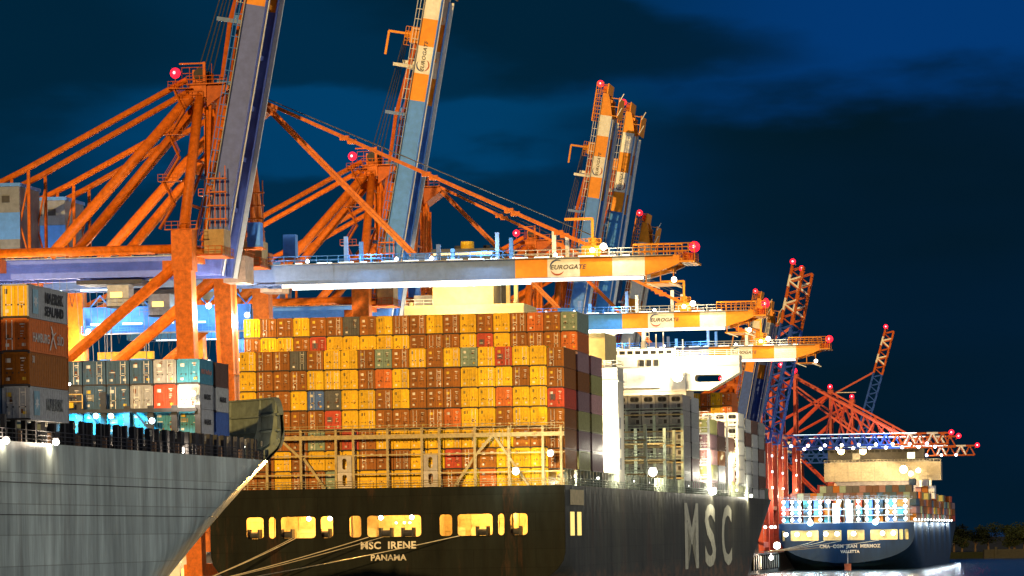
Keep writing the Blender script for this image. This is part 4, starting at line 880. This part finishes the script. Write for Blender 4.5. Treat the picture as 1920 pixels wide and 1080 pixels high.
    b.rail((LX - 16, -6.2, hingez + BOOM_H + .6), (LX, -6.2, hingez + BOOM_H + .6), STEEL, 1.1, 1.6, .05); b.build('machinery_house', ws)
    gz = hingez; b = MB()
    for y in (-3.6, 3.6): b.box(-58, 3.2, y - .7, y + .7, gz, gz + BOOM_H, gcol)
    for k in range(9): b.box(-57 + k * 7.4, -56.6 + k * 7.4, -2.9, 2.9, gz + .2, gz + 2.4, gcol); 
    for y in (-4.7, 4.7): b.box(-58, 3, y - .4, y + .4, gz + BOOM_H - .1, gz + BOOM_H, STEEL); b.rail((-58, y * 1.07, gz + BOOM_H), (2, y * 1.07, gz + BOOM_H), STEEL, 1.1, 2.4, .05)
    b.build('trolley_girder', ws)
    if detail > 1:
        b = MB(); rn = random.Random(int(s))
        for k in range(16): x = -56 + k * 1.9; z1 = gz - rn.uniform(2, 6); b.tube((x, -2.2, gz - .1), (x + .5, -2.2, z1), .05, DARK, 4); b.tube((x + .5, -2.2, z1), (x + 1.1, -2.2, gz - .1), .05, DARK, 4)
        for k in range(6): b.tube((-21 - k * 1.1, -1.5, gz), (-21 - k * .9, -1.5, gz - 14), .045, STEEL, 4)
        for x in (-16, -8): b.box(x, x + .8, -2.6, -2, gz - .8, gz - .2, YEL)
        b.build('festoon_cable', ws)
        b = MB(); b.box(-14.5, -11.2, -2.6, .4, gz - 4.2, gz - .9, STEEL); b.box(-14.6, -11.1, -2.7, .5, gz - 4.4, gz - 4.2, DARK); b.rail((-16, -2.8, gz - 4.2), (-9, -2.8, gz - 4.2), STEEL, 1.1, 1, .05); b.box(-19, -9, -3.4, 3.4, gz - .9, gz - .3, DARK); b.build('operator_cab', ws)
        b = MB(); b.box(-14.0, -12.2, -2.72, -2.62, gz - 2.9, gz - 2.1, E_WIN); b.build('cab_window', ws)
        b = MB(); ys = -hw - .8                                     # zig-zag stair up the mast
        z = zp + 3.2; k = 0; x0 = -2.7
        while z < az - 5:
            h = 3.6; yy = -hw + (hw - ay) * (z - zp - 3) / (az - zp - 5.5) - 1.0; a = (x0 - .7 + (k % 2) * 1.9, yy, z); c_ = (x0 + 1.2 - (k % 2) * 1.9, yy + 1.3, z + h)
            b.stair(a, c_, frame, .8, .45); b.box(x0 - 1.4, x0 + 2.2, yy + .4, yy + 2.0, z + h - .1, z + h, frame) if k % 2 else None
            if k % 2: b.rail((x0 - 1.4, yy + .4, z + h), (x0 + 1.6, yy + .4, z + h), frame, 1.0, .7, .045)
            z += h; k += 1
        b.rail((-2.4, -hw - 1.7, zp + 3.1), (2.4, -hw - 1.7, zp + 3.1), frame, 1.1, .9, .05); b.box(-2.5, 2.6, -hw - 1.8, -hw - 1.55, zp + 2.95, zp + 3.1, frame)
        b.build('mast_stair', ws)
        b = MB(); b.box(2.0, 5.0, -9, -4.6, zp - .4, zp + 3.4, mat('cabinet tan', (.55, .36, .16), .6)); b.box(1.3, 5.4, -12, -4, zp - .7, zp - .4, ORDARK); b.rail((5.3, -12, zp - .4), (5.3, -4, zp - .4), frame, 1.1, 1, .05)
        b.rail((1.3, -12.1, zp - .4), (5.4, -12.1, zp - .4), frame, 1.1, 1, .05)
        for k in range(4): b.tube((2.2 + k * .8, -6, zp + 4), (2.2 + k * .8, -6, zp + 10 + k), .09, frame, 5); b.box(1.8, 4.8, -6.4, -5.6, zp + 5 + 2 * k, zp + 5.2 + 2 * k, frame)
        b.build('hinge_platform', ws)
        b = MB()
        b.box(1.6, 5.0, 4.8, 10.5, hingez - .6, hingez + 3.4, mat('hinge house', (.62, .42, .30), .6, dirt=.4)); b.rail((5.1, 4.8, hingez + 3.4), (5.1, 11, hingez + 3.4), frame, 1.1, 1, .05); b.build('hinge_house', ws)
        b = MB(); b.box(4.2, 6.2, 10, 12, hingez + 5, hingez + 8.8, LBLUE); b.box(3.6, 6.6, 9.4, 12.4, hingez + 4.7, hingez + 5, frame); b.build('electric_cabinet', ws)
    if cool and s > sY(600):
        b = MB(); g = BLUE if int(s) % 2 else LBLUE
        b.box(LX + 1.4, WX - 1.6, hw - 1.2, hw - .2, 41.2, 45.4, g); b.box(LX + 1.4, WX - 1.6, hw - 2.4, hw - 1.2, 41.0, 41.2, STEEL); b.rail((LX + 1.4, hw - 2.4, 41.2), (WX - 1.6, hw - 2.4, 41.2), LBLUE, 1.1, 1.5, .05, 3)
        for k in range(9): b.box(LX + 2.5 + k * 3.2, LX + 2.8 + k * 3.2, hw - 1.32, hw - 1.2, 41.2, 45.4, LBLUE); b.tube((LX + 2.5 + k * 3.2, hw - .8, 45.4), (LX + 4.1 + k * 3.2, hw - .8, hingez), .12, g, 5); b.tube((LX + 5.7 + k * 3.2, hw - .8, 45.4), (LX + 4.1 + k * 3.2, hw - .8, hingez), .12, g, 5)
        b.build('service_gallery', ws)
        b = MB(); b.box(LX + 8, LX + 15, -2.5, 2.5, 34, 36.4, g); b.box(LX + 7, LX + 16, -.4, .4, 36.4, 37.6, YEL)
        for x in (LX + 8.5, LX + 14.5): b.tube((x, 0, 37.6), (x, 0, hingez - .8), .06, STEEL, 4); b.tube((x + .4, 1.2, 37.6), (x + .4, 1.2, hingez - .8), .06, STEEL, 4)
        b.build('spreader', ws)
        for k in range(5): b = MB(); b.box(LX + 3 + k * 5.2, LX + 6.2 + k * 5.2, hw - 2.5, hw - 2.4, 42.5, 42.75, E_STRC); b.build('gallery_lamp', ws)
        for k in range(4): b = MB(); b.box(-52 + k * 9, -46 + k * 9, -4.45, -4.3, hingez - .3, hingez - .08, E_STRC); b.build('girder_lamp', ws)
        if lights:
            lamp('gallery_light', ws, (-22, hw - 6.5, 44), 2200, (.40, .75, 1), .4); lamp('gallery_light', ws, (-8, hw - 6.5, 44), 2200, (.40, .75, 1), .4); lamp('girder_light', ws, (-40, -9, hingez + 1), 3000, (.45, .8, 1), .4)
            fixture(ws, -28.0, hw - 2.2, 41.5, .45, E_WH, 'floodlight'); lamp('leg_floodlight', ws, (-27.6, hw - 5, 38), 12000, (1, .93, .8), .4)
    # boom: twin box girders, walkways, struts, tip
    mbm = MB(); L = boomL; st = [L, L - 5.3, L - 10.3, L - 15.3, L - 20.3, L - 25.3] if striped else [L, L - 5, L - 10, L - 15]
    segs = [(0, st[-1], gcol)] + [(st[i + 1], st[i], (YSTR, WHITE)[i % 2]) for i in range(len(st) - 1)]
    for y in (-3.6, 3.6):
        for a, c_, m in segs:
            if c_ == L: mbm.add([(a, y - .7, 0), (c_ - 1.6, y - .7, 1.0), (c_, y - .7, 1.7), (c_, y - .7, BOOM_H), (a, y - .7, BOOM_H), (a, y + .7, 0), (c_ - 1.6, y + .7, 1.0), (c_, y + .7, 1.7), (c_, y + .7, BOOM_H), (a, y + .7, BOOM_H)],
                                [(0, 1, 2, 3, 4), (9, 8, 7, 6, 5), (0, 5, 6, 1), (1, 6, 7, 2), (2, 7, 8, 3), (3, 8, 9, 4), (4, 9, 5, 0)], m)
            else: mbm.box(a, c_, y - .7, y + .7, 0, BOOM_H, m)
        mbm.box(0, L - 6, y - .95, y + .95, -.12, -.004, gcol)
        if up: mbm.box(0, L - 6, y + .3, y + .75, -.75 if y > 0 else -.3, -.121, WHITE)  # white lip under raised booms: the lit girder edge put into colour
        for k in range(int(L / 2.2)): mbm.box(1 + k * 2.2, 1.05 + k * 2.2, y - .73, y + .73, .05, BOOM_H - .05, segs[0][2]) if 1 + k * 2.2 < st[-1] else None
    for k in range(9): x = 2 + k * (L - 4) / 8; mbm.box(x, x + .7, -2.9, 2.9, .6, 2.3, gcol if x < st[-1] else YSTR)
    boom = mbm.build('boom', ws); boom.location = (3.2, 0, hingez)
    boom.rotation_euler = (0, -R(up or 0), 0)
    b = MB()
    for y in (-4.75, 4.75):
        b.box(1, L - 1, y - .4, y + .4, BOOM_H - .1, BOOM_H, STEEL)
        for a, c_, m in ((1, st[-1], LBLUE if cool else STEEL), (st[-1], L - 7, WHITE), (L - 7, L, YSTR)):
            b.rail((a, y * 1.08, BOOM_H), (c_, y * 1.08, BOOM_H), m, 1.15, 1.7, .06)
    b.build('boom_railing', boom)
    for x, hgt in ((13.5, 4.2), (28, 2.6), (37.2, 4.2), (46, 4.2)):
        if x > L - 8: continue
        m = WHITE if x > st[-1] else STEEL
        b = MB(); b.box(x, x + .6, -3.3, -2.7, BOOM_H, BOOM_H + hgt, m if x > 40 else GREYB); b.build('stay_post', boom)
        b = MB(); b.box(x + 1.2, x + 1.8, 2.7, 3.3, BOOM_H, BOOM_H + hgt * .9, LBLUE if x < st[-1] else WHITE); b.build('stay_post', boom)
    xl = L - 13.5                                                   # stay anchorage, davit, tip platform
    b = MB(); b.box(xl - 1.5, xl + 1.4, -4.2, 4.2, BOOM_H, BOOM_H + 1.7, YSTR); b.box(xl - .6, xl + .6, -3, 3, BOOM_H + 1.7, BOOM_H + 3, YSTR); b.box(xl - .1, xl + .3, -3.4, -3, BOOM_H + 1.7, BOOM_H + 6.0, YSTR); b.beam((xl - 4.2, -3.2, BOOM_H + 5.9), (xl + .1, -3.2, BOOM_H + 5.9), .35, .4, YSTR)
    b.rail((xl - 2, -3.6, BOOM_H + 1.7), (xl + 1.4, -3.6, BOOM_H + 1.7), YSTR, 1.1, .8, .05); b.build('boom_davit', boom)
    b = MB(); b.box(L - 7, L + .6, -4.9, -4.1, BOOM_H + 1.5, BOOM_H + 1.7, YSTR); b.rail((L - 7, -4.9, BOOM_H), (L + 2.4, -4.9, BOOM_H), YSTR, 1.7, .9, .07, 3); b.rail((L + .2, -4.9, BOOM_H - .8), (L + 2.4, 0, BOOM_H - .8), YSTR, 1.1, .9, .06, 3)
    b.box(L, L + 2.4, -4.5, 4.5, BOOM_H - 1.2, BOOM_H - .9, YSTR); b.tube((L + 1, -2.2, BOOM_H - .4), (L + 1, 2.2, BOOM_H - .4), .55, DARK, 10); b.box(L + .3, L + 1.9, -2.6, 2.6, BOOM_H - .9, BOOM_H + .3, ORDARK)
    b.box(L - 5.5, L - .6, -4.4, 4.4, -1.3, -1.1, YSTR)
    for x in (L - 5.2, L - 3, L - 1): b.box(x, x + .15, -4.3, -4.1, -1.2, .8, YSTR)
    b.beam((L - 5, -4.4, -1.3), (L - 3, -4.6, -2.1), .18, .18, WHITE); b.beam((L - 1.6, -4.4, -1.3), (L + .4, -4.6, -2.1), .18, .18, WHITE); b.build('tip_platform', boom)
    b = MB(); b.tube((L + 2.2, -3, BOOM_H - 1), (L + 2.2, -3, BOOM_H + .9), .07, YSTR, 5); b.ball((L + 2.2, -3, BOOM_H + 1.2), .85, E_RED, 10, 6); b.ball((L + 2.2, -3.72, BOOM_H + 1.2), .25, E_RCORE, 8, 5); b.build('aviation_lamp', boom)
    if striped and lights: logo(boom, -4.32, L - 17.6, 1.5, 0)
    # stays
    if not up:
        for sg in (-1, 1):
            b = MB(); b.beam((4.2, sg * 2.6, az - 1.8), (3.2 + 24.2, sg * 3.0, hingez + BOOM_H + 1), .62, .5, frame); b.build('inner_forestay', ws)
            b = MB(); b.beam((4.2, sg * 2.9, az - 1.2), (3.2 + xl, sg * 3.2, hingez + BOOM_H + 1.6), .62, .5, frame)
            for u in (.25, .5, .75, .9): c_ = Vector((4.2, sg * 2.9, az - 1.2)).lerp(Vector((3.2 + xl, sg * 3.2, hingez + BOOM_H + 1.6)), u); b.box(c_.x - .7, c_.x + .7, c_.y - .4, c_.y + .4, c_.z - .45, c_.z + .25, frame)
            b.build('outer_forestay', ws)
        b = MB()
        for y in (-1.2, -.4, .9): b.tube((.4, y, az + 1.2), (3.2 + xl, y, hingez + BOOM_H + 3.4), .07, CABLE, 4)
        b.build('hoist_rope', ws)
        for y in (-4.25, 2.9): b = MB(); b.box(24.2, 27.0, y, y + 1.35, -.2, BOOM_H + 1.2, gcol); b.build('stay_lug', boom)
    else:
        a = R(up); dx, dz = math.cos(a), math.sin(a)
        def bp(x, off): return (3.2 + x * dx - off * dz, hingez + x * dz + off * dx)
        for sg in (-1, 1):
            b = MB(); x1, z1 = bp(xl, BOOM_H + .6); x2, z2 = bp(xl - 15, BOOM_H + 2.2); x3, z3 = bp(18, BOOM_H + 1.6); y = sg * 2.9
            b.tube((x1, y, z1), (x2, y, z2), .42, ORDARK, 6); b.tube((x2, y, z2), (x3, y * .9, z3), .36, ORDARK, 6); b.tube((x3, y * .9, z3), (4.2, y * .8, az - 1.9), .3, ORDARK, 6)
            x4, z4 = bp(25, BOOM_H + .6); x5, z5 = bp(4, BOOM_H + 2.0); b.tube((x4, y, z4), (x5, y, z5), .36, frame, 6); b.build('folded_forestay', ws)
        b = MB(); x1, z1 = bp(xl, BOOM_H + 3.2)
        for y, xo in ((-1.6, 0), (-.4, .5), (.6, .9), (1.8, 1.4)): b.tube((-.2 + xo, y, az + 1.2), (x1, y, z1), .075, CABLE, 4)
        b.build('hoist_rope', ws)
    # lamps
    def red(x, y, z, r=.8):
        b = MB(); b.tube((x, y, z - 1.6), (x, y, z - .3), .07, frame, 5); b.ball((x, y, z), r, E_RED, 10, 6); b.ball((x, y - r * .8, z), r * .3, E_RCORE, 8, 5); b.build('aviation_lamp', ws)
    red(-3.1, -4.4, az + .4)
    if not up:
        for k in range(int((L - 8) / 3.4)):
            x = 6 + k * 3.4; b = MB(); b.box(x, x + (2.4 if k % 3 else 1.1), -4.45, -4.25, BOOM_H + .05, BOOM_H + .18, E_STRC if x < st[-1] else E_STRIP); b.build('walkway_lamp', boom)
        b = MB(); b.box(4, L - 5.5, -4.72, -4.42, -.62, -.16, E_STRIP); b.box(4, L - 24, 2.8, 3.1, -.5, -.16, E_STRC); b.build('trolley_light_trail', boom)  # added glowing strips standing for the light trail of the moving trolley
        for x in ([8, 22] if detail > 1 else []) + [27.5, L - 19]:
            fixture(boom, x, -4.5, BOOM_H + .45, .3, E_WH, 'walkway_floodlight')
        fixture(boom, xl + 1.9, -4.3, BOOM_H + 1.5, .55, E_WH, 'floodlight'); fixture(boom, xl + .2, -4.4, BOOM_H + 1.0, .4, E_WH, 'floodlight'); fixture(boom, L - .8, -4.6, -.8, .42, E_WH, 'floodlight')
        if lights:
            lamp('floodlight_beam', boom, (xl + 3.5, -8.5, BOOM_H + 2.5), 2600 * lights, (1, .9, .62), .6); lamp('walkway_beam', boom, (18, -6.2, BOOM_H + 1.6), 1800 * lights, (.45, .85, 1), .5); lamp('walkway_beam', boom, (36, -6.2, BOOM_H + 1.6), 1800 * lights, (.6, .9, 1), .5)
            lamp('underside_beam', boom, (30, 0, -2.5), 12000 * lights, (1, .93, .75), .6)
    for x, y, z in ((2.2, -7.5, 42.5), (-28, -hw - 2, 40)):
        fixture(ws, x, y, z, .42, E_WH, 'floodlight')
        if lights: lamp('floodlight_beam', ws, (x + 1.4, y - 1.2, z - 1.0), 11000 * lights, (1, .93, .78), .5)
    return ws
O = 'orange gantry crane '
gantry(sY(590), 'nearest orange gantry crane, its grey blue boom raised past the top edge of the picture', up=79.3, gcol=LILAC)
gantry(sY(615), 'orange gantry crane with its striped boom lowered over the black ship stern', gcol=GREYB, boomL=65.7)
gantry(sY(722), 'orange gantry crane with light blue boom raised, orange and white bands reaching the top edge', up=79.6, gcol=LBLUE)
gantry(sY(768), 'orange gantry crane with lowered blue boom just above the black ship radar mast', gcol=BLUE, boomL=62, detail=2)
gantry(sY(911), 'orange gantry crane whose lowered boom hangs right over the black ship bridge', gcol=LILAC, boomL=63, detail=1)
gantry(sY(955), 'left one of the twin tall gantry cranes with raised orange and white banded booms', up=80.2, gcol=LBLUE, boomL=66.5, detail=1, hingez=48)
gantry(sY(997), 'right one of the twin tall gantry cranes with raised orange and white banded booms', up=80.2, gcol=BLUE, boomL=66.5, detail=1, hingez=48)
gantry(sY(1040), 'shorter gantry crane with raised boom showing behind the twin tall booms', up=79, gcol=WHITE, boomL=50, detail=1, lights=0, hingez=40, apex=60, zp=42)
gantry(sY(1352), 'left one of two shorter far gantry cranes with raised deep blue booms', up=79, gcol=DBLUE, boomL=50, detail=1, lights=0, hingez=38, apex=60, zp=41)
gantry(sY(1390), 'right one of two shorter far gantry cranes with raised deep blue booms', up=79, gcol=DBLUE, boomL=50, detail=1, lights=0, hingez=37, apex=60, zp=40)
# red lattice-boom cranes far down the quay
def red_crane(s, label, up=None, L=62):
    ws = thing('lattice_crane', label, 'crane', W(-3.5, s, 7), group='red lattice boom cranes'); hw = 11; LX = -26; az = 71; hz = 44
    for x in (0, LX):
        for y in (-hw, hw):
            b = MB(); b.beam((x, y, 0), (x, y, hz + 2), 1.9, 1.9, REDC, 1.5, 1.5); b.build('leg', ws)
        b = MB(); b.box(x - .7, x + .7, -hw, hw, 2, 4, REDC); b.box(x - .6, x + .6, -hw, hw, hz, hz + 1.8, REDC); b.box(x - .5, x + .5, -hw, hw, 16, 17.4, REDC); b.build('sill_beam', ws)
    for y in (-hw, hw):
        b = MB(); b.beam((0, y, 17), (LX, y, 17), 1.2, 1.4, REDC); b.tube((0, y, 18), (LX, y, hz), .5, REDC, 6); b.tube((0, y, 3), (LX / 2, y, 16.5), .45, REDC, 6); b.tube((LX, y, 3), (LX / 2, y, 16.5), .45, REDC, 6); b.build('portal_brace', ws)
        sg = 1 if y > 0 else -1
        b = MB(); b.beam((0, y * .55, hz + 1.5), (0, sg * 3, az), 1.1, 1.1, REDC); b.build('mast_post', ws)
        b = MB(); b.tube((0, sg * 3, az - 1), (LX, sg * 6, hz + 2), .6, REDC, 6); b.tube((0, sg * 3, az - 1), (LX - 16, sg * 4, hz + 4), .4, REDC, 6); b.build('back_leg', ws)
    b = MB(); b.box(-1.2, 1.2, -3.6, 3.6, az - 1, az + .6, REDC); b.rail((-1.2, -3.7, az + .6), (1.2, -3.7, az + .6), REDC, 1.1, .8, .06); b.build('apex_head', ws)
    b = MB(); b.box(LX - 16, LX - 4, -4, 4, hz + 2, hz + 7.5, WHITE); b.build('machinery_house', ws)
    def lattice(b, x0, x1, m1, m2, y0=-3, y1=3, H=4.2, n=None):
        n = n or max(2, int((x1 - x0) / 4.4)); d = (x1 - x0) / n
        for y in (y0, y1):
            b.tube((x0, y, 0), (x1, y, 0), .32, m1, 6); b.tube((x0, y, H), (x1, y, H), .32, m1, 6)
            for k in range(n):
                b.tube((x0 + k * d, y, 0), (x0 + (k + .5) * d, y, H), .19, m2, 5); b.tube((x0 + (k + .5) * d, y, H), (x0 + (k + 1) * d, y, 0), .19, m2, 5)
        for k in range(n + 1): b.tube((x0 + k * d, y0, 0), (x0 + k * d, y1, 0), .16, m2, 4); b.tube((x0 + k * d, y0, H), (x0 + k * d, y1, H), .16, m2, 4)
    b = MB(); lattice(b, -48, 2, DBLUE, DBLUE); g = b.build('trolley_girder', ws); g.location = (0, 0, hz - 3)
    b = MB(); lattice(b, 0, L - 22, DBLUE, DBLUE); lattice(b, L - 22, L, ORDARK, ORDARK)
    for k in (0, 2): 
        x = L - 17 + k * 4.4
        for y in (-3.02, 3.02): b.tube((x, y, 0), (x + 2.2, y, 4.2), .3, WHITE, 5); b.tube((x + 2.2, y, 4.2), (x + 4.4, y, 0), .3, WHITE, 5); b.tube((x, y, 4.2), (x + 4.4, y, 4.2), .35, WHITE, 5)
    boom = b.build('boom', ws); boom.location = (2.5, 0, hz - 3); boom.rotation_euler = (0, -R(up or 0), 0)
    b = MB(); b.ball((L + 1.2, 0, 4.4), 1.1, E_RED, 10, 6); b.ball((L + 1.2, -.95, 4.4), .35, E_RCORE, 8, 5); b.tube((L, 0, 3), (L + 1.2, 0, 4), .12, ORANGE, 5); b.build('aviation_lamp', boom)
    b = MB(); b.ball((0, -3.6, az + 2), 1.1, E_RED, 10, 6); b.ball((0, -4.55, az + 2), .35, E_RCORE, 8, 5); b.tube((0, -3.6, az), (0, -3.6, az + 1.5), .12, REDC, 5); b.build('aviation_lamp', ws)
    if up:
        a = R(up); ex, ez = 2.5 + (L - 22) * math.cos(a) - 4.5 * math.sin(a), hz - 3 + (L - 22) * math.sin(a) + 4.5 * math.cos(a)
        b = MB()
        for y in (-2.5, 2.5): b.beam((ex, y, ez), (-8, y, az + 4), .5, .5, REDC); b.beam((-8, y, az + 4), (-1, y, hz + 8), .5, .5, REDC)
        b.beam((-8, -2.5, az + 4), (2, -2.5, az + 4), .3, .3, WHITE); b.build('folded_forestay', ws)
    else:
        b = MB()
        for y in (-2.6, 2.6):
            b.beam((0, y, az - .3), (2.5 + L - 20, y, hz + 1.4), .9, .8, REDC); b.beam((0, y, az - 4), (2.5 + L - 36, y, hz + 1.2), .6, .6, REDC)
            for x in (20, 28, 36): z = az - .3 + (hz + 1.4 - az + .3) * x / (L - 17.5); b.tube((x, y, z), (x - 3, y, hz + 1.2), .26, REDC, 5); b.tube((x, y, z), (x + 4, y, hz + 1.2), .26, REDC, 5)
        b.build('forestay', ws)
        for k in range(9): fixture(boom, 1 + k * 6.6, -3.5, .1, .62, E_WH if k % 2 else emit('lamp violet white', (.75, .75, 1), 8), 'boom_lamp')
        b = MB(); b.box(2, L - 12, -3.4, -3.1, 4.3, 4.45, E_STRC); b.build('strip_lamp', boom)
        lamp('boom_light', boom, (38, -9, 1), 9000, (.8, .8, 1), .6)
    lamp('leg_light', ws, (4, -hw - 4, 22), 12000, (1, .75, .6), .6)
    for y in (-hw - 1, hw + 1): fixture(ws, 1.6, y, 9.5, .55, E_WH, 'leg_lamp')
    for z in (24, 30, 36): b = MB(); b.box(.5, 1.2, -hw - 1.0, -hw - .9, z, z + .8, E_STRC); b.build('ladder_lamp', ws)
    return ws
red_crane(sY(1462), 'red crane with the leftmost raised lattice boom', up=78, L=66)
red_crane(sY(1501), 'red crane with the second raised lattice boom from the left', up=78, L=66)
red_crane(sY(1545), 'red crane with upper of the lowered lamp studded lattice booms, its tip lamp leftmost')
red_crane(sY(1606), 'red crane with lowered lattice boom, its tip lamp between the other two')
red_crane(sY(1790), 'red crane with the lowered lattice boom reaching farthest right over the blue ship')
red_crane(sY(1925), 'most distant red crane, its raised lattice boom leaning alone to the right', up=74, L=66)
# ------------------------------------------------------------------ quay furniture and yard
b = MB(); b.box(-.35, .35, -1.5, 1.5, 0, 5.4, BLACKM); b.box(-.5, -.35, -1.8, 1.8, -.3, 5.6, STEEL); b.box(.35, .5, -1.3, 1.3, .4, 5.0, mat('fender face', (.5, .46, .38), .7, dirt=.4)); fm = b.mesh('quay_fender')
fp = [820 + k * 8.5 for k in range(12)]
for k, s in enumerate(fp):
    o = link('quay_fender', fm); o.location = W(.55, s, 1.2); o.rotation_euler = (0, 0, -TH)
    tag(o, 'pale faced fender on the quay wall, %s in the row before the blue ship' % ORD[k + 1], 'fender', 'fenders on the quay wall')
def straddle(s, t, lab, col=BLUE):
    r = thing('straddle_carrier', lab, 'straddle carrier', W(t, s, 7), group='straddle carriers on the quay')
    b = MB()
    for x in (-2.3, 2.3):
        b.box(x - .3, x + .3, -4.6, 4.6, 1.4, 2.2, col)
        for y in (-3.6, 3.6): b.box(x - .25, x + .25, y - .3, y + .3, 2.2, 11.5, col)
        b.box(x - .3, x + .3, -4.4, 4.4, 11.5, 12.3, col)
    b.build('frame', r); b = MB(); b.box(-2.6, 2.6, -2.5, 2.5, 12.3, 13.6, YEL); b.box(-2.5, 2.5, -4.4, -3.8, 11.4, 12.2, col); b.rail((-2.6, -4.5, 12.3), (2.6, -4.5, 12.3), STEEL, 1.1, 1, .05); b.build('top_deck', r)
    b = MB(); b.box(-2.9, -1.3, -5.6, -4.2, 8.8, 11, STEEL); b.build('cab', r)
    for x in (-2.3, 2.3):
        for y in (-3.6, -1.2, 1.2, 3.6): b = MB(); b.tube((x - .3, y, .75), (x + .3, y, .75), .75, BLACKM, 12); b.build('wheel', r)
    lamp('work_light', r, (0, -6, 10), 1500, (1, .95, .8), .3); fixture(r, 2.2, -4.7, 11, .3, E_WH, 'work_lamp')
straddle(170, -55, 'blue straddle carrier parked behind the near orange crane legs'); straddle(120, -20, 'blue straddle carrier between the crane legs beside the black ship')
straddle(300, -70, 'blue straddle carrier farther back in the yard')
# lit blue warehouse behind the cranes
wb = thing('warehouse', 'long blue cladded warehouse with lit windows behind the crane legs', 'building', W(-150, 640, 7))
b = MB(); b.box(-120, 120, 0, 60, 0, 34, mat('warehouse blue', (.05, .22, .52), .6, dirt=.3))
for k in range(60): b.box(-120 + k * 4, -119.6 + k * 4, -.25, -.003, 0, 34, mat('warehouse rib', (.07, .28, .6), .6))
b.build('wall', wb); b = MB(); b.box(-121, 121, -1, 61, 34, 35, STEEL); b.build('roof', wb)
rn = random.Random(11)
for k in range(34):
    x = rn.uniform(-115, 115); z = rn.choice((6, 12, 18, 24, 29)); b = MB(); b.box(x, x + rn.uniform(1.5, 5), -.45, -.3, z, z + rn.uniform(.5, 1.2), (E_WINW, E_STRC, E_WIN)[k % 3]); b.build('window', wb)
for x in (-95, -65, -35, -5, 25, 55, 85): lamp('wall_light', wb, (x, -14, 27), 15000, (.30, .62, 1), .8); fixture(wb, x, -1.5, 27, .6, E_CY, 'wall_lamp')
def mast(s, t, lab):
    r = thing('light_mast', lab, 'light mast', W(t, s, 7), group='light masts in the yard'); b = MB(); b.tube((0, 0, 0), (0, 0, 34), .4, STEEL, 8, .2); b.build('pole', r)
    b = MB(); b.box(-2, 2, -.6, .6, 34, 34.5, STEEL); b.build('head_frame', r)
    for x in (-1.5, 0, 1.5): fixture(r, x, -.8, 33.6, .5, E_WH, 'lamp_head')
    lamp('mast_light', r, (0, -2, 32), 45000, (1, .9, .7), .6)
mast(60, -62, 'tall light mast in the yard left of the nearest orange crane legs'); mast(250, -80, 'tall light mast farther back in the yard')
mast(700, -45, 'distant light mast between the orange and red cranes')
qs = mast(22, -7, 'low light mast on the quay between the grey bow and the black stern') if False else None
def bollard_lamp(px, py, Y, lab, P, col, em, r):
    p = pt(px, py, Y); o = bpy.data.objects.new('quay_lamp', None); C.objects.link(o); o.location = (p.x, p.y, 7.0); o.rotation_euler = (0, 0, -TH); tag(o, lab, 'lamp post', 'lamp posts on the quay')
    b = MB(); b.tube((0, 0, 0), (0, 0, p.z - 7), .14, STEEL, 6, .1); b.box(-.4, .4, -.4, .2, p.z - 7 + r, p.z - 6.85 + r, STEEL); b.build('pole', o); fixture(o, 0, -.15, p.z - 7, r, em); lamp('lamp_light', o, (0, -1.2, p.z - 7), P, col, .3)
bollard_lamp(338, 1021, 585, 'lamp post on the quay just left of the red crane leg base', 9000, (1, .60, .28), E_WH, .35)
bollard_lamp(300, 1050, 600, 'lamp post on the quay partly behind the grey bow', 9000, (1, .60, .16), E_SO, .3)
bollard_lamp(1457, 1023, 1440, 'bright lamp post on the quay left of the blue ship stern', 30000, (1, .8, .7), E_WH, 1.3)
bollard_lamp(1446, 1046, 1400, 'low lamp post on the quay above the row of fenders', 12000, (1, .8, .6), E_WH, .8)
bk = thing('quay_office', 'low cream quay hut lit warm yellow between the grey bow and the crane leg', 'hut', W(-22, 60, 7)); b = MB(); b.box(-9, 9, 0, 7, 0, 5.6, CREAM); b.build('wall', bk); b = MB(); b.box(-9.4, 9.4, -.4, 7.4, 5.6, 6.0, STEEL); b.build('roof', bk)
for k in range(4): b = MB(); b.box(-7 + k * 4, -5.2 + k * 4, -.06, -.003, 2, 3.4, E_WIN); b.build('window', bk)
